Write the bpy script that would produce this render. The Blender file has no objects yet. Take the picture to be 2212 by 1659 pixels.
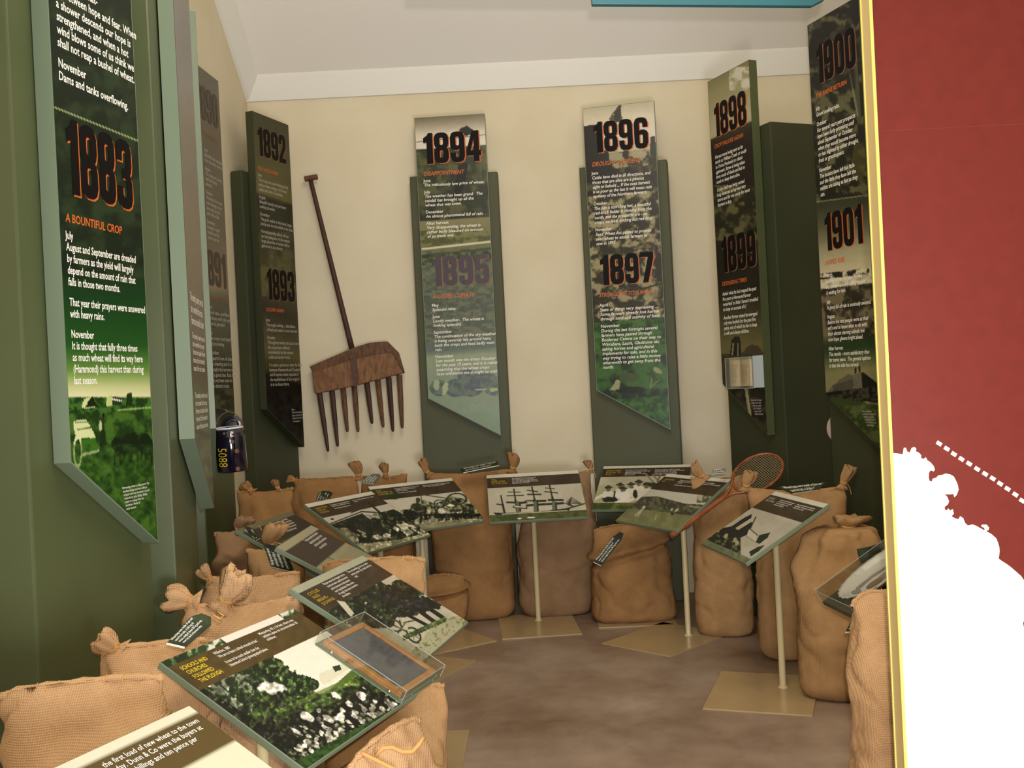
import bpy, math, random
import numpy as np
from mathutils import Vector, noise
from mathutils.geometry import tessellate_polygon
S = bpy.context.scene
COL = S.collection
rnd = random.Random(5)

# ------------------------------------------------------------------ camera, world, lights, exposure
H, F, ROLL = 1.3, 2150.0, 0.05
CR, SR = math.cos(ROLL), math.sin(ROLL)
cam_d = bpy.data.cameras.new('camera'); cam = bpy.data.objects.new('camera', cam_d); COL.objects.link(cam)
cam_d.sensor_width = 36.0; cam_d.lens = 36.0*F/2212.0; cam_d.clip_start = .05
from mathutils import Matrix
cam.matrix_world = Matrix.Translation((0, 0, H)) @ Matrix.Rotation(math.pi/2, 4, 'X') @ Matrix.Rotation(-ROLL, 4, 'Z')
S.camera = cam
S.view_settings.view_transform = 'Standard'; S.view_settings.look = 'None'
S.view_settings.gamma = 1.0; S.view_settings.use_curve_mapping = False
S.view_settings.exposure = 0.18
w = bpy.data.worlds.new('world'); S.world = w; w.use_nodes = True
w.node_tree.nodes['Background'].inputs[0].default_value = (.93, .95, 1.0, 1)
w.node_tree.nodes['Background'].inputs[1].default_value = .66

def area(name, loc, target, size, power, col, sy=None):
    d = bpy.data.lights.new(name, 'AREA'); d.energy = power; d.color = col; d.size = size
    if sy: d.shape = 'RECTANGLE'; d.size_y = sy
    o = bpy.data.objects.new(name, d); COL.objects.link(o); o.location = loc
    o.rotation_euler = (Vector(target)-Vector(loc)).to_track_quat('-Z', 'Y').to_euler()
    return o
area('ceiling_lamp_light', (0.2, 2.6, 3.6), (0.1, 4.2, .8), 1.2, 24, (1, .90, .74))
area('doorway_daylight', (.35, .25, .75), (.1, 6, 3.0), .55, 48, (.93, .95, 1))
fl = bpy.data.lights.new('camera_flash', 'SPOT'); fl.energy = 150; fl.color = (1, .90, .74); fl.shadow_soft_size = .012
fl.spot_size = math.radians(105); fl.spot_blend = 1.0
fo = bpy.data.objects.new('camera_flash', fl); COL.objects.link(fo); fo.location = (.02, -.02, H+.06)
fo.rotation_euler = (Vector((.9, 4, 1.5))-Vector(fo.location)).to_track_quat('-Z', 'Y').to_euler()
ceil_fill = bpy.data.lights.new('ceiling_fill_light', 'POINT'); ceil_fill.energy = 56; ceil_fill.color = (1, .90, .76); ceil_fill.shadow_soft_size = .3
po = bpy.data.objects.new('ceiling_fill_light', ceil_fill); COL.objects.link(po); po.location = (.1, 1.6, 3.3)  # added fill that brightens ceiling and upper walls, no lamp of the room

# ------------------------------------------------------------------ photograph pixel -> place in the room
def ab(u, v):
    U, V = u-1106.0, 829.5-v
    return (U*CR+V*SR)/F, (V*CR-U*SR)/F
def P(u, v, d):
    a, b = ab(u, v); return Vector((a*d, d, H+b*d))
def proj(p):
    a, b = p[0]/p[1], (p[2]-H)/p[1]
    return 1106+F*(a*CR-b*SR), 829.5-F*(b*CR+a*SR)

# ------------------------------------------------------------------ materials
def lin(c):
    return tuple(((x/255.)/12.92 if x/255. <= .04045 else ((x/255.+.055)/1.055)**2.4) for x in c)
def mat(name, rgb, rough=.6, spec=.5, metal=0., var=None, vscale=8, bump=None, bscale=200, trans=0., ior=1.45, coat=0.):
    m = bpy.data.materials.new(name); m.use_nodes = True; n = m.node_tree.nodes; l = m.node_tree.links
    b = n['Principled BSDF']; c = lin(rgb)
    b.inputs['Base Color'].default_value = (*c, 1); b.inputs['Roughness'].default_value = rough
    b.inputs['Specular IOR Level'].default_value = spec; b.inputs['Metallic'].default_value = metal
    b.inputs['Transmission Weight'].default_value = trans; b.inputs['IOR'].default_value = ior
    b.inputs['Coat Weight'].default_value = coat
    tc = n.new('ShaderNodeTexCoord')
    if var:
        nz = n.new('ShaderNodeTexNoise'); nz.inputs['Scale'].default_value = vscale; nz.inputs['Detail'].default_value = 6
        rp = n.new('ShaderNodeValToRGB'); rp.color_ramp.elements[0].position = .35; rp.color_ramp.elements[1].position = .68
        rp.color_ramp.elements[0].color = (*c, 1); rp.color_ramp.elements[1].color = (*lin(var), 1)
        l.new(tc.outputs['Object'], nz.inputs['Vector']); l.new(nz.outputs['Fac'], rp.inputs[0]); l.new(rp.outputs[0], b.inputs['Base Color'])
    if bump:
        nz = n.new('ShaderNodeTexNoise'); nz.inputs['Scale'].default_value = bscale; nz.inputs['Detail'].default_value = 4
        bp = n.new('ShaderNodeBump'); bp.inputs['Strength'].default_value = bump; bp.inputs['Distance'].default_value = .004
        l.new(tc.outputs['Object'], nz.inputs['Vector']); l.new(nz.outputs['Fac'], bp.inputs['Height']); l.new(bp.outputs[0], b.inputs['Normal'])
    return m
def wood(name, a, b_, scale=(2, 2, 30), rough=.55):
    m = mat(name, a, rough); n = m.node_tree.nodes; l = m.node_tree.links
    tc = n.new('ShaderNodeTexCoord'); mp = n.new('ShaderNodeMapping'); mp.inputs['Scale'].default_value = scale
    nz = n.new('ShaderNodeTexNoise'); nz.inputs['Scale'].default_value = 3; nz.inputs['Detail'].default_value = 8; nz.inputs['Distortion'].default_value = .6
    rp = n.new('ShaderNodeValToRGB'); rp.color_ramp.elements[0].position = .3; rp.color_ramp.elements[1].position = .7
    rp.color_ramp.elements[0].color = (*lin(a), 1); rp.color_ramp.elements[1].color = (*lin(b_), 1)
    bp = n.new('ShaderNodeBump'); bp.inputs['Strength'].default_value = .4; bp.inputs['Distance'].default_value = .003
    l.new(tc.outputs['Object'], mp.inputs[0]); l.new(mp.outputs[0], nz.inputs['Vector']); l.new(nz.outputs['Fac'], rp.inputs[0])
    l.new(rp.outputs[0], n['Principled BSDF'].inputs['Base Color']); l.new(nz.outputs['Fac'], bp.inputs['Height']); l.new(bp.outputs[0], n['Principled BSDF'].inputs['Normal'])
    return m
def burlap(name, a, b_, pitch=.0036, strength=.32):
    m = mat(name, a, .95, spec=.12); n = m.node_tree.nodes; l = m.node_tree.links
    B = n['Principled BSDF']; tc = n.new('ShaderNodeTexCoord')
    nz = n.new('ShaderNodeTexNoise'); nz.inputs['Scale'].default_value = 7; nz.inputs['Detail'].default_value = 7; nz.inputs['Roughness'].default_value = .65
    rp = n.new('ShaderNodeValToRGB'); rp.color_ramp.elements[0].position = .3; rp.color_ramp.elements[1].position = .72
    rp.color_ramp.elements[0].color = (*lin(b_), 1); rp.color_ramp.elements[1].color = (*lin(a), 1)
    l.new(tc.outputs['Object'], nz.inputs['Vector']); l.new(nz.outputs['Fac'], rp.inputs[0])
    fine = n.new('ShaderNodeTexNoise'); fine.inputs['Scale'].default_value = 260; fine.inputs['Detail'].default_value = 2
    l.new(tc.outputs['Object'], fine.inputs['Vector'])
    outs = []
    for ax in ('X', 'Z'):
        wv = n.new('ShaderNodeTexWave'); wv.bands_direction = ax; wv.inputs['Scale'].default_value = .314/pitch
        wv.inputs['Distortion'].default_value = 1.2; wv.inputs['Detail'].default_value = 2; wv.inputs['Detail Scale'].default_value = 1.5
        l.new(tc.outputs['Object'], wv.inputs['Vector']); outs.append(wv)
    mx = n.new('ShaderNodeMath'); mx.operation = 'ADD'; l.new(outs[0].outputs['Fac'], mx.inputs[0]); l.new(outs[1].outputs['Fac'], mx.inputs[1])
    ad = n.new('ShaderNodeMath'); ad.operation = 'MULTIPLY_ADD'; l.new(fine.outputs['Fac'], ad.inputs[0]); ad.inputs[1].default_value = 1.6; l.new(mx.outputs[0], ad.inputs[2])
    bp = n.new('ShaderNodeBump'); bp.inputs['Strength'].default_value = strength; bp.inputs['Distance'].default_value = .0022
    l.new(ad.outputs[0], bp.inputs['Height']); l.new(bp.outputs[0], B.inputs['Normal'])
    mr = n.new('ShaderNodeMapRange'); mr.inputs[1].default_value = .3; mr.inputs[2].default_value = 2.9; mr.inputs[3].default_value = .74; mr.inputs[4].default_value = 1.16
    l.new(ad.outputs[0], mr.inputs[0])
    mm = n.new('ShaderNodeMix'); mm.data_type = 'RGBA'; mm.blend_type = 'MULTIPLY'; mm.inputs[0].default_value = 1
    l.new(rp.outputs[0], mm.inputs[6]); l.new(mr.outputs[0], mm.inputs[7]); l.new(mm.outputs[2], B.inputs['Base Color'])
    return m
def print_mat(name, rough=.34, spec=.3):
    m = mat(name, (128, 128, 128), rough, spec); n = m.node_tree.nodes; l = m.node_tree.links
    at = n.new('ShaderNodeAttribute'); at.attribute_name = 'ink'; l.new(at.outputs['Color'], n['Principled BSDF'].inputs['Base Color'])
    return m

M_green = mat('green_paint', (78, 86, 54), .42, var=(72, 80, 50), vscale=3)
M_dshgreen = mat('dark_and_shaded_green_paint', (56, 60, 40), .42, var=(50, 55, 36), vscale=3)  # dish board colour, and column green with their shade put into it
M_board = mat('grey_green_board_edge', (112, 126, 104), .4)
M_wallb = mat('cream_plaster', (222, 212, 186), .8, spec=.2, var=(214, 203, 174), vscale=2.2, bump=.25, bscale=25)
M_ceil = mat('white_ceiling_board', (244, 241, 237), .7, spec=.2)
M_corn = mat('white_cornice', (232, 231, 224), .5)
M_cream = mat('cream_enamel', (196, 182, 140), .28, coat=.3)
M_plate = mat('cream_steel_plate', (176, 152, 112), .2, spec=.6, var=(166, 142, 102), vscale=6)
M_print = print_mat('printed_face'); M_print_m = print_mat('matt_printed_face', .45, .25)
M_olive = mat('olive_grey_paint', (80, 82, 58), .5, spec=.3, var=(74, 76, 53), vscale=3)
M_white = mat('white_ink', (236, 233, 224), .5); M_black = mat('black_ink', (16, 13, 13), .5, spec=.12)
M_orange = mat('orange_ink', (196, 96, 36), .5); M_yellow = mat('yellow_ink', (214, 190, 44), .5)
M_red = mat('red_printed_panel', (98, 32, 24), .42, spec=.35, var=(92, 30, 22), vscale=30)
M_land = mat('cream_printed_land', (246, 240, 206), .5)
M_strip = mat('yellow_cream_trim', (184, 160, 108), .4); M_strip2 = mat('pale_yellow_bead', (196, 178, 92), .4)
M_tag = mat('dark_green_tag', (30, 36, 26), .55, spec=.25, var=(48, 60, 34), vscale=25)
M_tagedge = mat('white_tag_edge', (226, 220, 205), .6)
M_string = mat('jute_string', (196, 150, 92), .9, spec=.1)
M_jute = [burlap('jute_sacking', (180, 143, 100), (152, 117, 78)), burlap('red_brown_jute_sacking', (166, 126, 82), (140, 104, 66)),
          burlap('grey_brown_jute_sacking', (158, 126, 94), (132, 104, 76)), burlap('pale_flash_lit_jute_sacking', (208, 168, 126), (182, 144, 104), .0042, .45)]  # last one: flash brightness of the near sacks put into the colour
M_oldwood = wood('old_brown_wood', (70, 46, 30), (116, 80, 52), (20, 6, 6), .7)
M_dwood = wood('dark_shaft_wood', (50, 30, 24), (74, 44, 32), (6, 6, 3), .6)
M_racket = wood('varnished_racket_wood', (150, 88, 44), (112, 58, 26), (8, 8, 8), .3)
M_gut = mat('gut_strings', (150, 128, 96), .6)
M_teal = mat('teal_paint', (46, 98, 106), .5)
M_blue = mat('dark_blue_enamel', (12, 12, 30), .1, spec=.7, coat=1, var=(16, 15, 36), vscale=8)
M_enwhite = mat('white_enamel', (220, 224, 235), .2); M_rust = mat('rusty_chip', (120, 76, 60), .8)
M_wire = mat('old_wire', (120, 100, 84), .5, metal=.6); M_screw = mat('bright_screw', (225, 230, 230), .15, metal=1)
M_slate = mat('school_slate', (92, 92, 100), .55, var=(78, 78, 88), vscale=30, bump=.2, bscale=120)
M_sframe = wood('slate_frame_wood', (190, 136, 84), (160, 108, 62), (6, 20, 6), .5)
M_page = mat('book_page', (222, 202, 172), .7, var=(208, 186, 152), vscale=150); M_bpage = mat('blue_grey_page', (186, 200, 208), .6)
M_case = mat('grey_case_rim', (150, 146, 128), .4)
m = bpy.data.materials.new('clear_acrylic'); m.use_nodes = True; n = m.node_tree.nodes; l = m.node_tree.links
tr = n.new('ShaderNodeBsdfTransparent'); gl = n.new('ShaderNodeBsdfGlossy'); gl.inputs['Roughness'].default_value = .05; gl.inputs['Color'].default_value = (1, 1, 1, 1)
tr.inputs['Color'].default_value = (.93, .94, .92, 1)
fr = n.new('ShaderNodeValue'); fr.outputs[0].default_value = .07; mix = n.new('ShaderNodeMixShader')
l.new(fr.outputs[0], mix.inputs[0]); l.new(tr.outputs[0], mix.inputs[1]); l.new(gl.outputs[0], mix.inputs[2]); l.new(mix.outputs[0], n['Material Output'].inputs[0])
n.remove(n['Principled BSDF']); M_acryl = m
M_acedge = mat('acrylic_cut_edge', (150, 152, 146), .25)
# floor
m = mat('worn_concrete', (124, 104, 88), .42, spec=.35); n = m.node_tree.nodes; l = m.node_tree.links
tc = n.new('ShaderNodeTexCoord'); n1 = n.new('ShaderNodeTexNoise'); n1.inputs['Scale'].default_value = 2.4; n1.inputs['Detail'].default_value = 9; n1.inputs['Roughness'].default_value = .62
rp = n.new('ShaderNodeValToRGB'); e = rp.color_ramp.elements; e[0].position = .32; e[1].position = .7
e[0].color = (*lin((118, 94, 74)), 1); e[1].color = (*lin((166, 146, 128)), 1)
l.new(tc.outputs['Object'], n1.inputs['Vector']); l.new(n1.outputs['Fac'], rp.inputs[0]); l.new(rp.outputs[0], n['Principled BSDF'].inputs['Base Color'])
r2 = n.new('ShaderNodeMapRange'); r2.inputs[3].default_value = .28; r2.inputs[4].default_value = .55; l.new(n1.outputs['Fac'], r2.inputs[0]); l.new(r2.outputs[0], n['Principled BSDF'].inputs['Roughness'])
M_floor = m

# ------------------------------------------------------------------ mesh helpers (all coordinates are world coordinates)
ROOT = {}
def mesh_obj(name, verts, faces, m, parent=None, smooth=False, origin=None, ink=None):
    o0 = Vector((0, 0, 0))
    if parent is not None: o0 = ROOT[parent.name]
    elif origin is not None: o0 = Vector(origin)
    vs = np.array([tuple(v) for v in verts], float) - np.array(o0)
    me = bpy.data.meshes.new(name); me.from_pydata(vs.tolist(), [], faces); me.update()
    ms = m if isinstance(m, (list, tuple)) else [m]
    for q in ms: me.materials.append(q)
    if smooth: me.polygons.foreach_set('use_smooth', [True]*len(me.polygons))
    if ink is not None:
        at = me.color_attributes.new('ink', 'FLOAT_COLOR', 'POINT')
        at.data.foreach_set('color', np.concatenate([ink, np.ones((len(ink), 1))], 1).astype(np.float32).ravel())
    o = bpy.data.objects.new(name, me); COL.objects.link(o)
    if parent is not None: o.parent = parent; ROOT[o.name] = o0
    else: o.location = o0; ROOT[o.name] = o0
    return o
def thing(name, label, cat, loc, group=None):
    o = bpy.data.objects.new(name, None); COL.objects.link(o); o.location = loc; o.empty_display_size = .1
    o['label'] = label; o['category'] = cat; ROOT[o.name] = Vector(loc)
    if group: o['group'] = group
    return o
def tag(o, label, cat, group=None):
    o['label'] = label; o['category'] = cat
    if group: o['group'] = group
    return o
def struct(o): o['kind'] = 'structure'; return o
class G:                                     # collects solids
    def __init__(s): s.v = []; s.f = []
    def add(s, vs, fs):
        k = len(s.v); s.v += [Vector(x) for x in vs]; s.f += [tuple(i+k for i in f) for f in fs]; return s
    def box(s, x0, x1, y0, y1, z0, z1, fr=None):
        vs = [(x, y, z) for z in (z0, z1) for y in (y0, y1) for x in (x0, x1)]
        if fr: vs = [fr(*v) for v in vs]
        return s.add(vs, [(0, 2, 3, 1), (4, 5, 7, 6), (0, 1, 5, 4), (1, 3, 7, 5), (3, 2, 6, 7), (2, 0, 4, 6)])
    def prism(s, pts, z0, z1, fr=None, holes=()):        # pts (x,y) counter-clockwise, extruded z0..z1
        loops = [list(pts)]+[list(h) for h in holes]; tris = tessellate_polygon([[Vector((x, y, 0)) for x, y in L] for L in loops])
        flat = [p for L in loops for p in L]; N = len(flat)
        vs = [(x, y, z0) for x, y in flat]+[(x, y, z1) for x, y in flat]
        if fr: vs = [fr(*v) for v in vs]
        fs = []
        for t in tris:
            a, b, c = (flat[i] for i in t)
            ccw = (b[0]-a[0])*(c[1]-a[1])-(b[1]-a[1])*(c[0]-a[0]) > 0
            t = tuple(t) if ccw else tuple(reversed(t))
            fs += [tuple(i+N for i in t), tuple(reversed(t))]
        k = 0
        for L in loops:
            for i in range(len(L)):
                j = (i+1) % len(L); fs.append((k+i, k+j, k+N+j, k+N+i))
            k += len(L)
        return s.add(vs, fs)
    def tube(s, pts, rad, seg=10, cap=True):
        pts = [Vector(p) for p in pts]; n = len(pts); rad = rad if isinstance(rad, (list, tuple)) else [rad]*n
        k0 = []; up = None; vs = []; fs = []
        for i, p in enumerate(pts):
            t = (pts[min(i+1, n-1)]-pts[max(i-1, 0)]).normalized()
            if up is None: up = Vector((0, 0, 1)) if abs(t.z) < .9 else Vector((1, 0, 0))
            x = t.cross(up).normalized(); y = x.cross(t).normalized(); up = y
            for j in range(seg):
                a = 2*math.pi*j/seg; vs.append(p+(x*math.cos(a)+y*math.sin(a))*rad[i])
        for i in range(n-1):
            for j in range(seg):
                a, b = i*seg+j, i*seg+(j+1) % seg; fs.append((a, b, b+seg, a+seg))
        if cap: fs += [tuple(reversed(range(seg))), tuple(range((n-1)*seg, n*seg))]
        return s.add(vs, fs)
    def lathe(s, prof, c, seg=28, ax=Vector((0, 0, 1)), cap=False):
        c = Vector(c); ax = ax.normalized(); x = ax.orthogonal().normalized(); y = ax.cross(x); vs = []; fs = []
        for r, h in prof:
            for j in range(seg):
                a = 2*math.pi*j/seg; vs.append(c+ax*h+(x*math.cos(a)+y*math.sin(a))*r)
        for i in range(len(prof)-1):
            for j in range(seg):
                a, b = i*seg+j, i*seg+(j+1) % seg; fs.append((a, b, b+seg, a+seg))
        if cap: fs += [tuple(reversed(range(seg))), tuple(range((len(prof)-1)*seg, len(prof)*seg))]
        return s.add(vs, fs)
    def out(s, name, m, parent=None, smooth=False, origin=None): return mesh_obj(name, s.v, s.f, m, parent, smooth, origin)
def bevel(o, wd=.004, seg=2):
    b = o.modifiers.new('bevel', 'BEVEL'); b.width = wd; b.segments = seg; b.limit_method = 'ANGLE'; return o

class Plane:                                 # a flat face: origin (its bottom left), X right, Y up, N out of the face
    def __init__(s, o, X, Y): s.o, s.X, s.Y = Vector(o), Vector(X).normalized(), Vector(Y).normalized(); s.N = s.X.cross(s.Y).normalized()
    def at(s, x, y, z=0): return s.o+s.X*x+s.Y*y+s.N*z
    def shift(s, z): return Plane(s.at(0, 0, z), s.X, s.Y)
    def loc(s, u, v):
        a, b = ab(u, v); r = Vector((a, 1, b)); c = Vector((0, 0, H)); t = (s.o-c).dot(s.N)/r.dot(s.N); q = c+r*t-s.o
        return q.dot(s.X), q.dot(s.Y)

# ------------------------------------------------------------------ lettering
TC = {}
def glyphs(txt, shear=0., bold=.0):
    k = (txt, shear, bold)
    if k not in TC:
        c = bpy.data.curves.new('t', 'FONT'); c.body = txt; c.resolution_u = 2; c.shear = shear; c.offset = bold
        o = bpy.data.objects.new('t', c); COL.objects.link(o); me = bpy.data.meshes.new_from_object(o)
        TC[k] = ([tuple(v.co) for v in me.vertices], [tuple(p.vertices) for p in me.polygons])
        bpy.data.objects.remove(o); bpy.data.curves.remove(c); bpy.data.meshes.remove(me)
    return TC[k]
def lettering(pl, lines, x0, y0, x1, y1, xr, parent, m=None, italic=.22, bold=.012, z=.0012, gap=.6, name='lettering', slope=0., kz=.98):
    """lines from baseline (x0,y0) to (x1,y1); '' is a paragraph gap; the widest line ends at x = xr"""
    rows = []; k = 0.
    for t in lines:
        if t == '': k += gap
        else: rows.append((k, t)); k += 1
    last = max(rows[-1][0], 1e-6); pitch = abs(y1-y0)/last if len(rows) > 1 else abs(y1-y0)
    dat = []; wmax = 1e-6
    for kk, t in rows:
        up = t.startswith('~'); vs, fs = glyphs(t.lstrip('~'), 0 if up else italic, bold)
        if vs: wmax = max(wmax, max(v[0] for v in vs))
        dat.append((kk, vs, fs))
    sx = (xr-x0)/wmax; V = []; Fc = []
    for kk, vs, fs in dat:
        f = kk/last if len(rows) > 1 else 0
        bx, by = x0+(x1-x0)*f*(len(rows) > 1), y0-(pitch*kk if len(rows) > 1 else 0)
        b = len(V); V += [pl.at(bx+v[0]*sx, by+v[1]*pitch*kz + v[0]*sx*slope, z) for v in vs]; Fc += [tuple(i+b for i in f_) for f_ in fs]
    if V: return mesh_obj(name, V, Fc, m or M_white, parent)
def ltext(pl, lines, p0, p1, ur, parent, **k):          # the same, given where the photograph shows the lines
    x0, y0 = pl.loc(*p0); x1, y1 = pl.loc(*p1); xr = pl.loc(ur, p0[1])[0]
    return lettering(pl, lines, x0, y0, x1, y1, xr, parent, **k)
def heading(pl, txt, p0, ur, hpx, parent, m=None, italic=.25, **k):
    x0, y0 = pl.loc(*p0); y1 = pl.loc(p0[0], p0[1]-hpx)[1]; xr = pl.loc(ur, p0[1])[0]
    return lettering(pl, [txt], x0, y0, x0, y0+(y1-y0)/.72, xr, parent, m=m or M_orange, italic=italic, bold=.02, name='heading', **k)
def rr(x0, y0, x1, y1, r):
    pts = []
    for cx, cy, a0 in ((x1-r, y0+r, -90), (x1-r, y1-r, 0), (x0+r, y1-r, 90), (x0+r, y0+r, 180)):
        for i in range(4): a = math.radians(a0+30*i); pts.append((cx+r*math.cos(a), cy+r*math.sin(a)))
    return pts
_r8 = [(.5, 0), (.72, .02), (.9, .12), (1, .35), (1, .8), (.95, 1.0), (.87, 1.1), (.95, 1.2), (1, 1.4), (1, 1.85), (.9, 2.08), (.72, 2.18), (.5, 2.2)]
_9 = [(.5, 0), (.72, .02), (.9, .12), (1, .4), (1, 1.8), (.9, 2.08), (.72, 2.18), (.5, 2.2), (.28, 2.18), (.1, 2.08), (0, 1.8), (0, 1.15), (.08, .98), (.25, .88), (.5, .87), (.62, .95), (.62, .45), (.56, .36), (.44, .36), (.38, .45), (.38, .7), (0, .7), (0, .4), (.1, .12), (.28, .02)]
DG = {'0': ([(x, y) for x, y in rr(0, 0, 1, 2.2, .42)], [rr(.37, .38, .63, 1.82, .12)]),
 '1': ([(.27, 0), (.7, 0), (.7, 2.2), (.4, 2.2), (.3, 2.02), (.05, 1.86), (.05, 1.5), (.27, 1.56)], []),
 '2': ([(0, 0), (1, 0), (1, .36), (.45, .36), (.95, 1.2), (1, 1.5), (1, 1.8), (.88, 2.1), (.65, 2.2), (.35, 2.2), (.12, 2.1), (0, 1.8), (0, 1.45), (.38, 1.45), (.38, 1.75), (.44, 1.84), (.56, 1.84), (.62, 1.75), (.62, 1.45), (.55, 1.2), (0, .36)], []),
 '3': ([(0, .7), (0, .4), (.1, .12), (.28, .02)]+_r8+[(.28, 2.18), (.1, 2.08), (0, 1.8), (0, 1.5), (.38, 1.5), (.38, 1.75), (.44, 1.84), (.56, 1.84), (.62, 1.75), (.62, 1.38), (.55, 1.28), (.35, 1.27), (.35, .97), (.55, .95), (.62, .85), (.62, .45), (.56, .36), (.44, .36), (.38, .45), (.38, .7)], []),
 '4': ([(.5, 0), (.88, 0), (.88, .42), (1.02, .42), (1.02, .78), (.88, .78), (.88, 2.2), (.42, 2.2), (0, .8), (0, .42), (.5, .42)], [[(.3, .78), (.52, .78), (.52, 1.6)]]),
 '5': ([(.5, 0), (.72, .02), (.9, .12), (1, .4), (1, 1.15), (.9, 1.4), (.7, 1.5), (.5, 1.5), (.38, 1.42), (.39, 1.84), (.95, 1.84), (.95, 2.2), (.04, 2.2), (0, .98), (.38, .98), (.38, 1.05), (.44, 1.14), (.56, 1.14), (.62, 1.05), (.62, .45), (.56, .36), (.44, .36), (.38, .45), (.38, .72), (0, .72), (0, .4), (.1, .12), (.28, .02)], []),
 '7': ([(.15, 0), (.55, 0), (1, 1.75), (1, 2.2), (0, 2.2), (0, 1.84), (.6, 1.84)], []),
 '8': (_r8+[(1-x, y) for x, y in _r8[-2:0:-1]], [rr(.38, .38, .62, .92, .1), rr(.38, 1.3, .62, 1.84, .1)]),
 '9': (_9, [rr(.38, 1.2, .62, 1.84, .1)]), '6': ([(1-x, 2.2-y) for x, y in _9], [rr(.38, .36, .62, 1.0, .1)])}
def year(pl, txt, bl, tl, br, parent, mo=None, mn=None):
    x0, y0 = pl.loc(*bl); x1, _ = pl.loc(*br); _, y1 = pl.loc(*tl)
    Wd = sum(.8 if c == '1' else 1.12 for c in txt)-.12; sx = (x1-x0)/Wd; sy = (y1-y0)/2.2
    for m, dx, dy, z, nm in ((mo or M_orange, .075, -.05, .001, 'year_outline'), (mn or M_black, 0, 0, .0022, 'year_number')):
        g = G(); x = 0.
        for c in txt:
            o, h = DG[c]; loops = [o]+h; tris = tessellate_polygon([[Vector((a, b, 0)) for a, b in L] for L in loops]); flat = [p for L in loops for p in L]
            g.add([pl.at(x0+(x+a+dx)*sx, y0+(b+dy)*sy, z) for a, b in flat], [tuple(t) for t in tris]); x += .8 if c == '1' else 1.12
        g.out(nm, m, parent)

# ------------------------------------------------------------------ painter: ink on a print, drawn in the photograph's own pixels
def vn(x, y, sc, seed=0):
    x = x/sc+seed*17.3; y = y/sc+seed*7.7; xi = np.floor(x).astype(np.int64); yi = np.floor(y).astype(np.int64); fx = x-xi; fy = y-yi
    def h(a, b):
        n_ = (a*374761393+b*668265263+seed*144665) & 0x7fffffff; n_ = ((n_ ^ (n_ >> 13))*1274126177) & 0x7fffffff; return ((n_ ^ (n_ >> 16)) & 0xffff)/65535.
    fx = fx*fx*(3-2*fx); fy = fy*fy*(3-2*fy)
    return (h(xi, yi)*(1-fx)+h(xi+1, yi)*fx)*(1-fy)+(h(xi, yi+1)*(1-fx)+h(xi+1, yi+1)*fx)*fy
def fb(x, y, sc, seed=0, o=4):
    s = 0; a = .5; t = 0
    for i in range(o): s = s+a*vn(x, y, sc/2**i, seed+i); t += a; a *= .55
    return s/t
class Ink:
    def __init__(s, X, Y): s.X, s.Y = X, Y; s.C = np.zeros((len(X), 3))
    def mix(s, a, col):
        a = np.clip(a, 0, 1)[:, None]; s.C = s.C*(1-a)+np.array(col, float)*a
    def fill(s, col): s.C[:] = col
    def yb(s, y, sl=0): return s.Y-sl*(s.X-s.x0)-y
    def grad(s, pts, sl=0.):                     # pts [(y at left edge, colour)...]
        q = s.Y-sl*(s.X-s.X.min()); ys = [p[0] for p in pts]
        for c in range(3): s.C[:, c] = np.interp(q, ys, [p[1][c] for p in pts])
    def inside(s, pts):
        r = np.zeros(len(s.X), bool); n_ = len(pts)
        for i in range(n_):
            (x1, y1), (x2, y2) = pts[i], pts[(i+1) % n_]
            if y1 == y2: continue
            r ^= ((y1 > s.Y) != (y2 > s.Y)) & (s.X < (x2-x1)*(s.Y-y1)/(y2-y1)+x1)
        return r
    def poly(s, pts, col, a=1.): s.mix(s.inside(pts)*a, col)
    def ell(s, cx, cy, rx, ry, col, a=1., ang=0., rag=.75):
        dx, dy = s.X-cx, s.Y-cy; c, q = math.cos(ang), math.sin(ang); e_ = ((dx*c+dy*q)/rx)**2+((-dx*q+dy*c)/ry)**2
        e_ = e_+(fb(s.X, s.Y, max(3., min(rx, ry)*.9), int(cx) % 97, 3)-.5)*2*rag
        s.mix(np.clip((1-e_)*3+.3, 0, 1)*a, col)
    def ring(s, cx, cy, rx, ry, w_, col, ang=0., a=1.):
        dx, dy = s.X-cx, s.Y-cy; c, q = math.cos(ang), math.sin(ang); e_ = np.sqrt(((dx*c+dy*q)/rx)**2+((-dx*q+dy*c)/ry)**2)
        s.mix((abs(e_-1) < w_)*a, col)
    def line(s, x1, y1, x2, y2, w_, col, a=1.):
        dx, dy = x2-x1, y2-y1; t = np.clip(((s.X-x1)*dx+(s.Y-y1)*dy)/(dx*dx+dy*dy+1e-9), 0, 1)
        d = np.hypot(s.X-x1-t*dx, s.Y-y1-t*dy); s.mix(np.clip(w_/2-d+.8, 0, 1)*a, col)
    def mott(s, mask, ca, cb, sc, thr=.5, k=6., seed=1, a=1., sx=1., sy=1.):
        n_ = fb(s.X*sx, s.Y*sy, sc, seed); t = np.clip((n_-thr)*k+.5, 0, 1)[:, None]
        c = np.array(ca, float)*(1-t)+np.array(cb, float)*t; m_ = (np.asarray(mask, float)*a)[:, None]; s.C = s.C*(1-m_)+c*m_
    def detail(s, m_, amt=.6, sc=6, seed=21):
        n_ = fb(s.X, s.Y, sc, seed, 3); s.C = np.where(np.asarray(m_)[:, None], s.C*(1+amt*2*(n_[:, None]-.5))+(n_[:, None]-.62).clip(0)*260*amt, s.C)
    def grain(s, k=6, seed=9):
        s.C += (fb(s.X, s.Y, 9, seed)[:, None]-.5)*k*2
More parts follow.
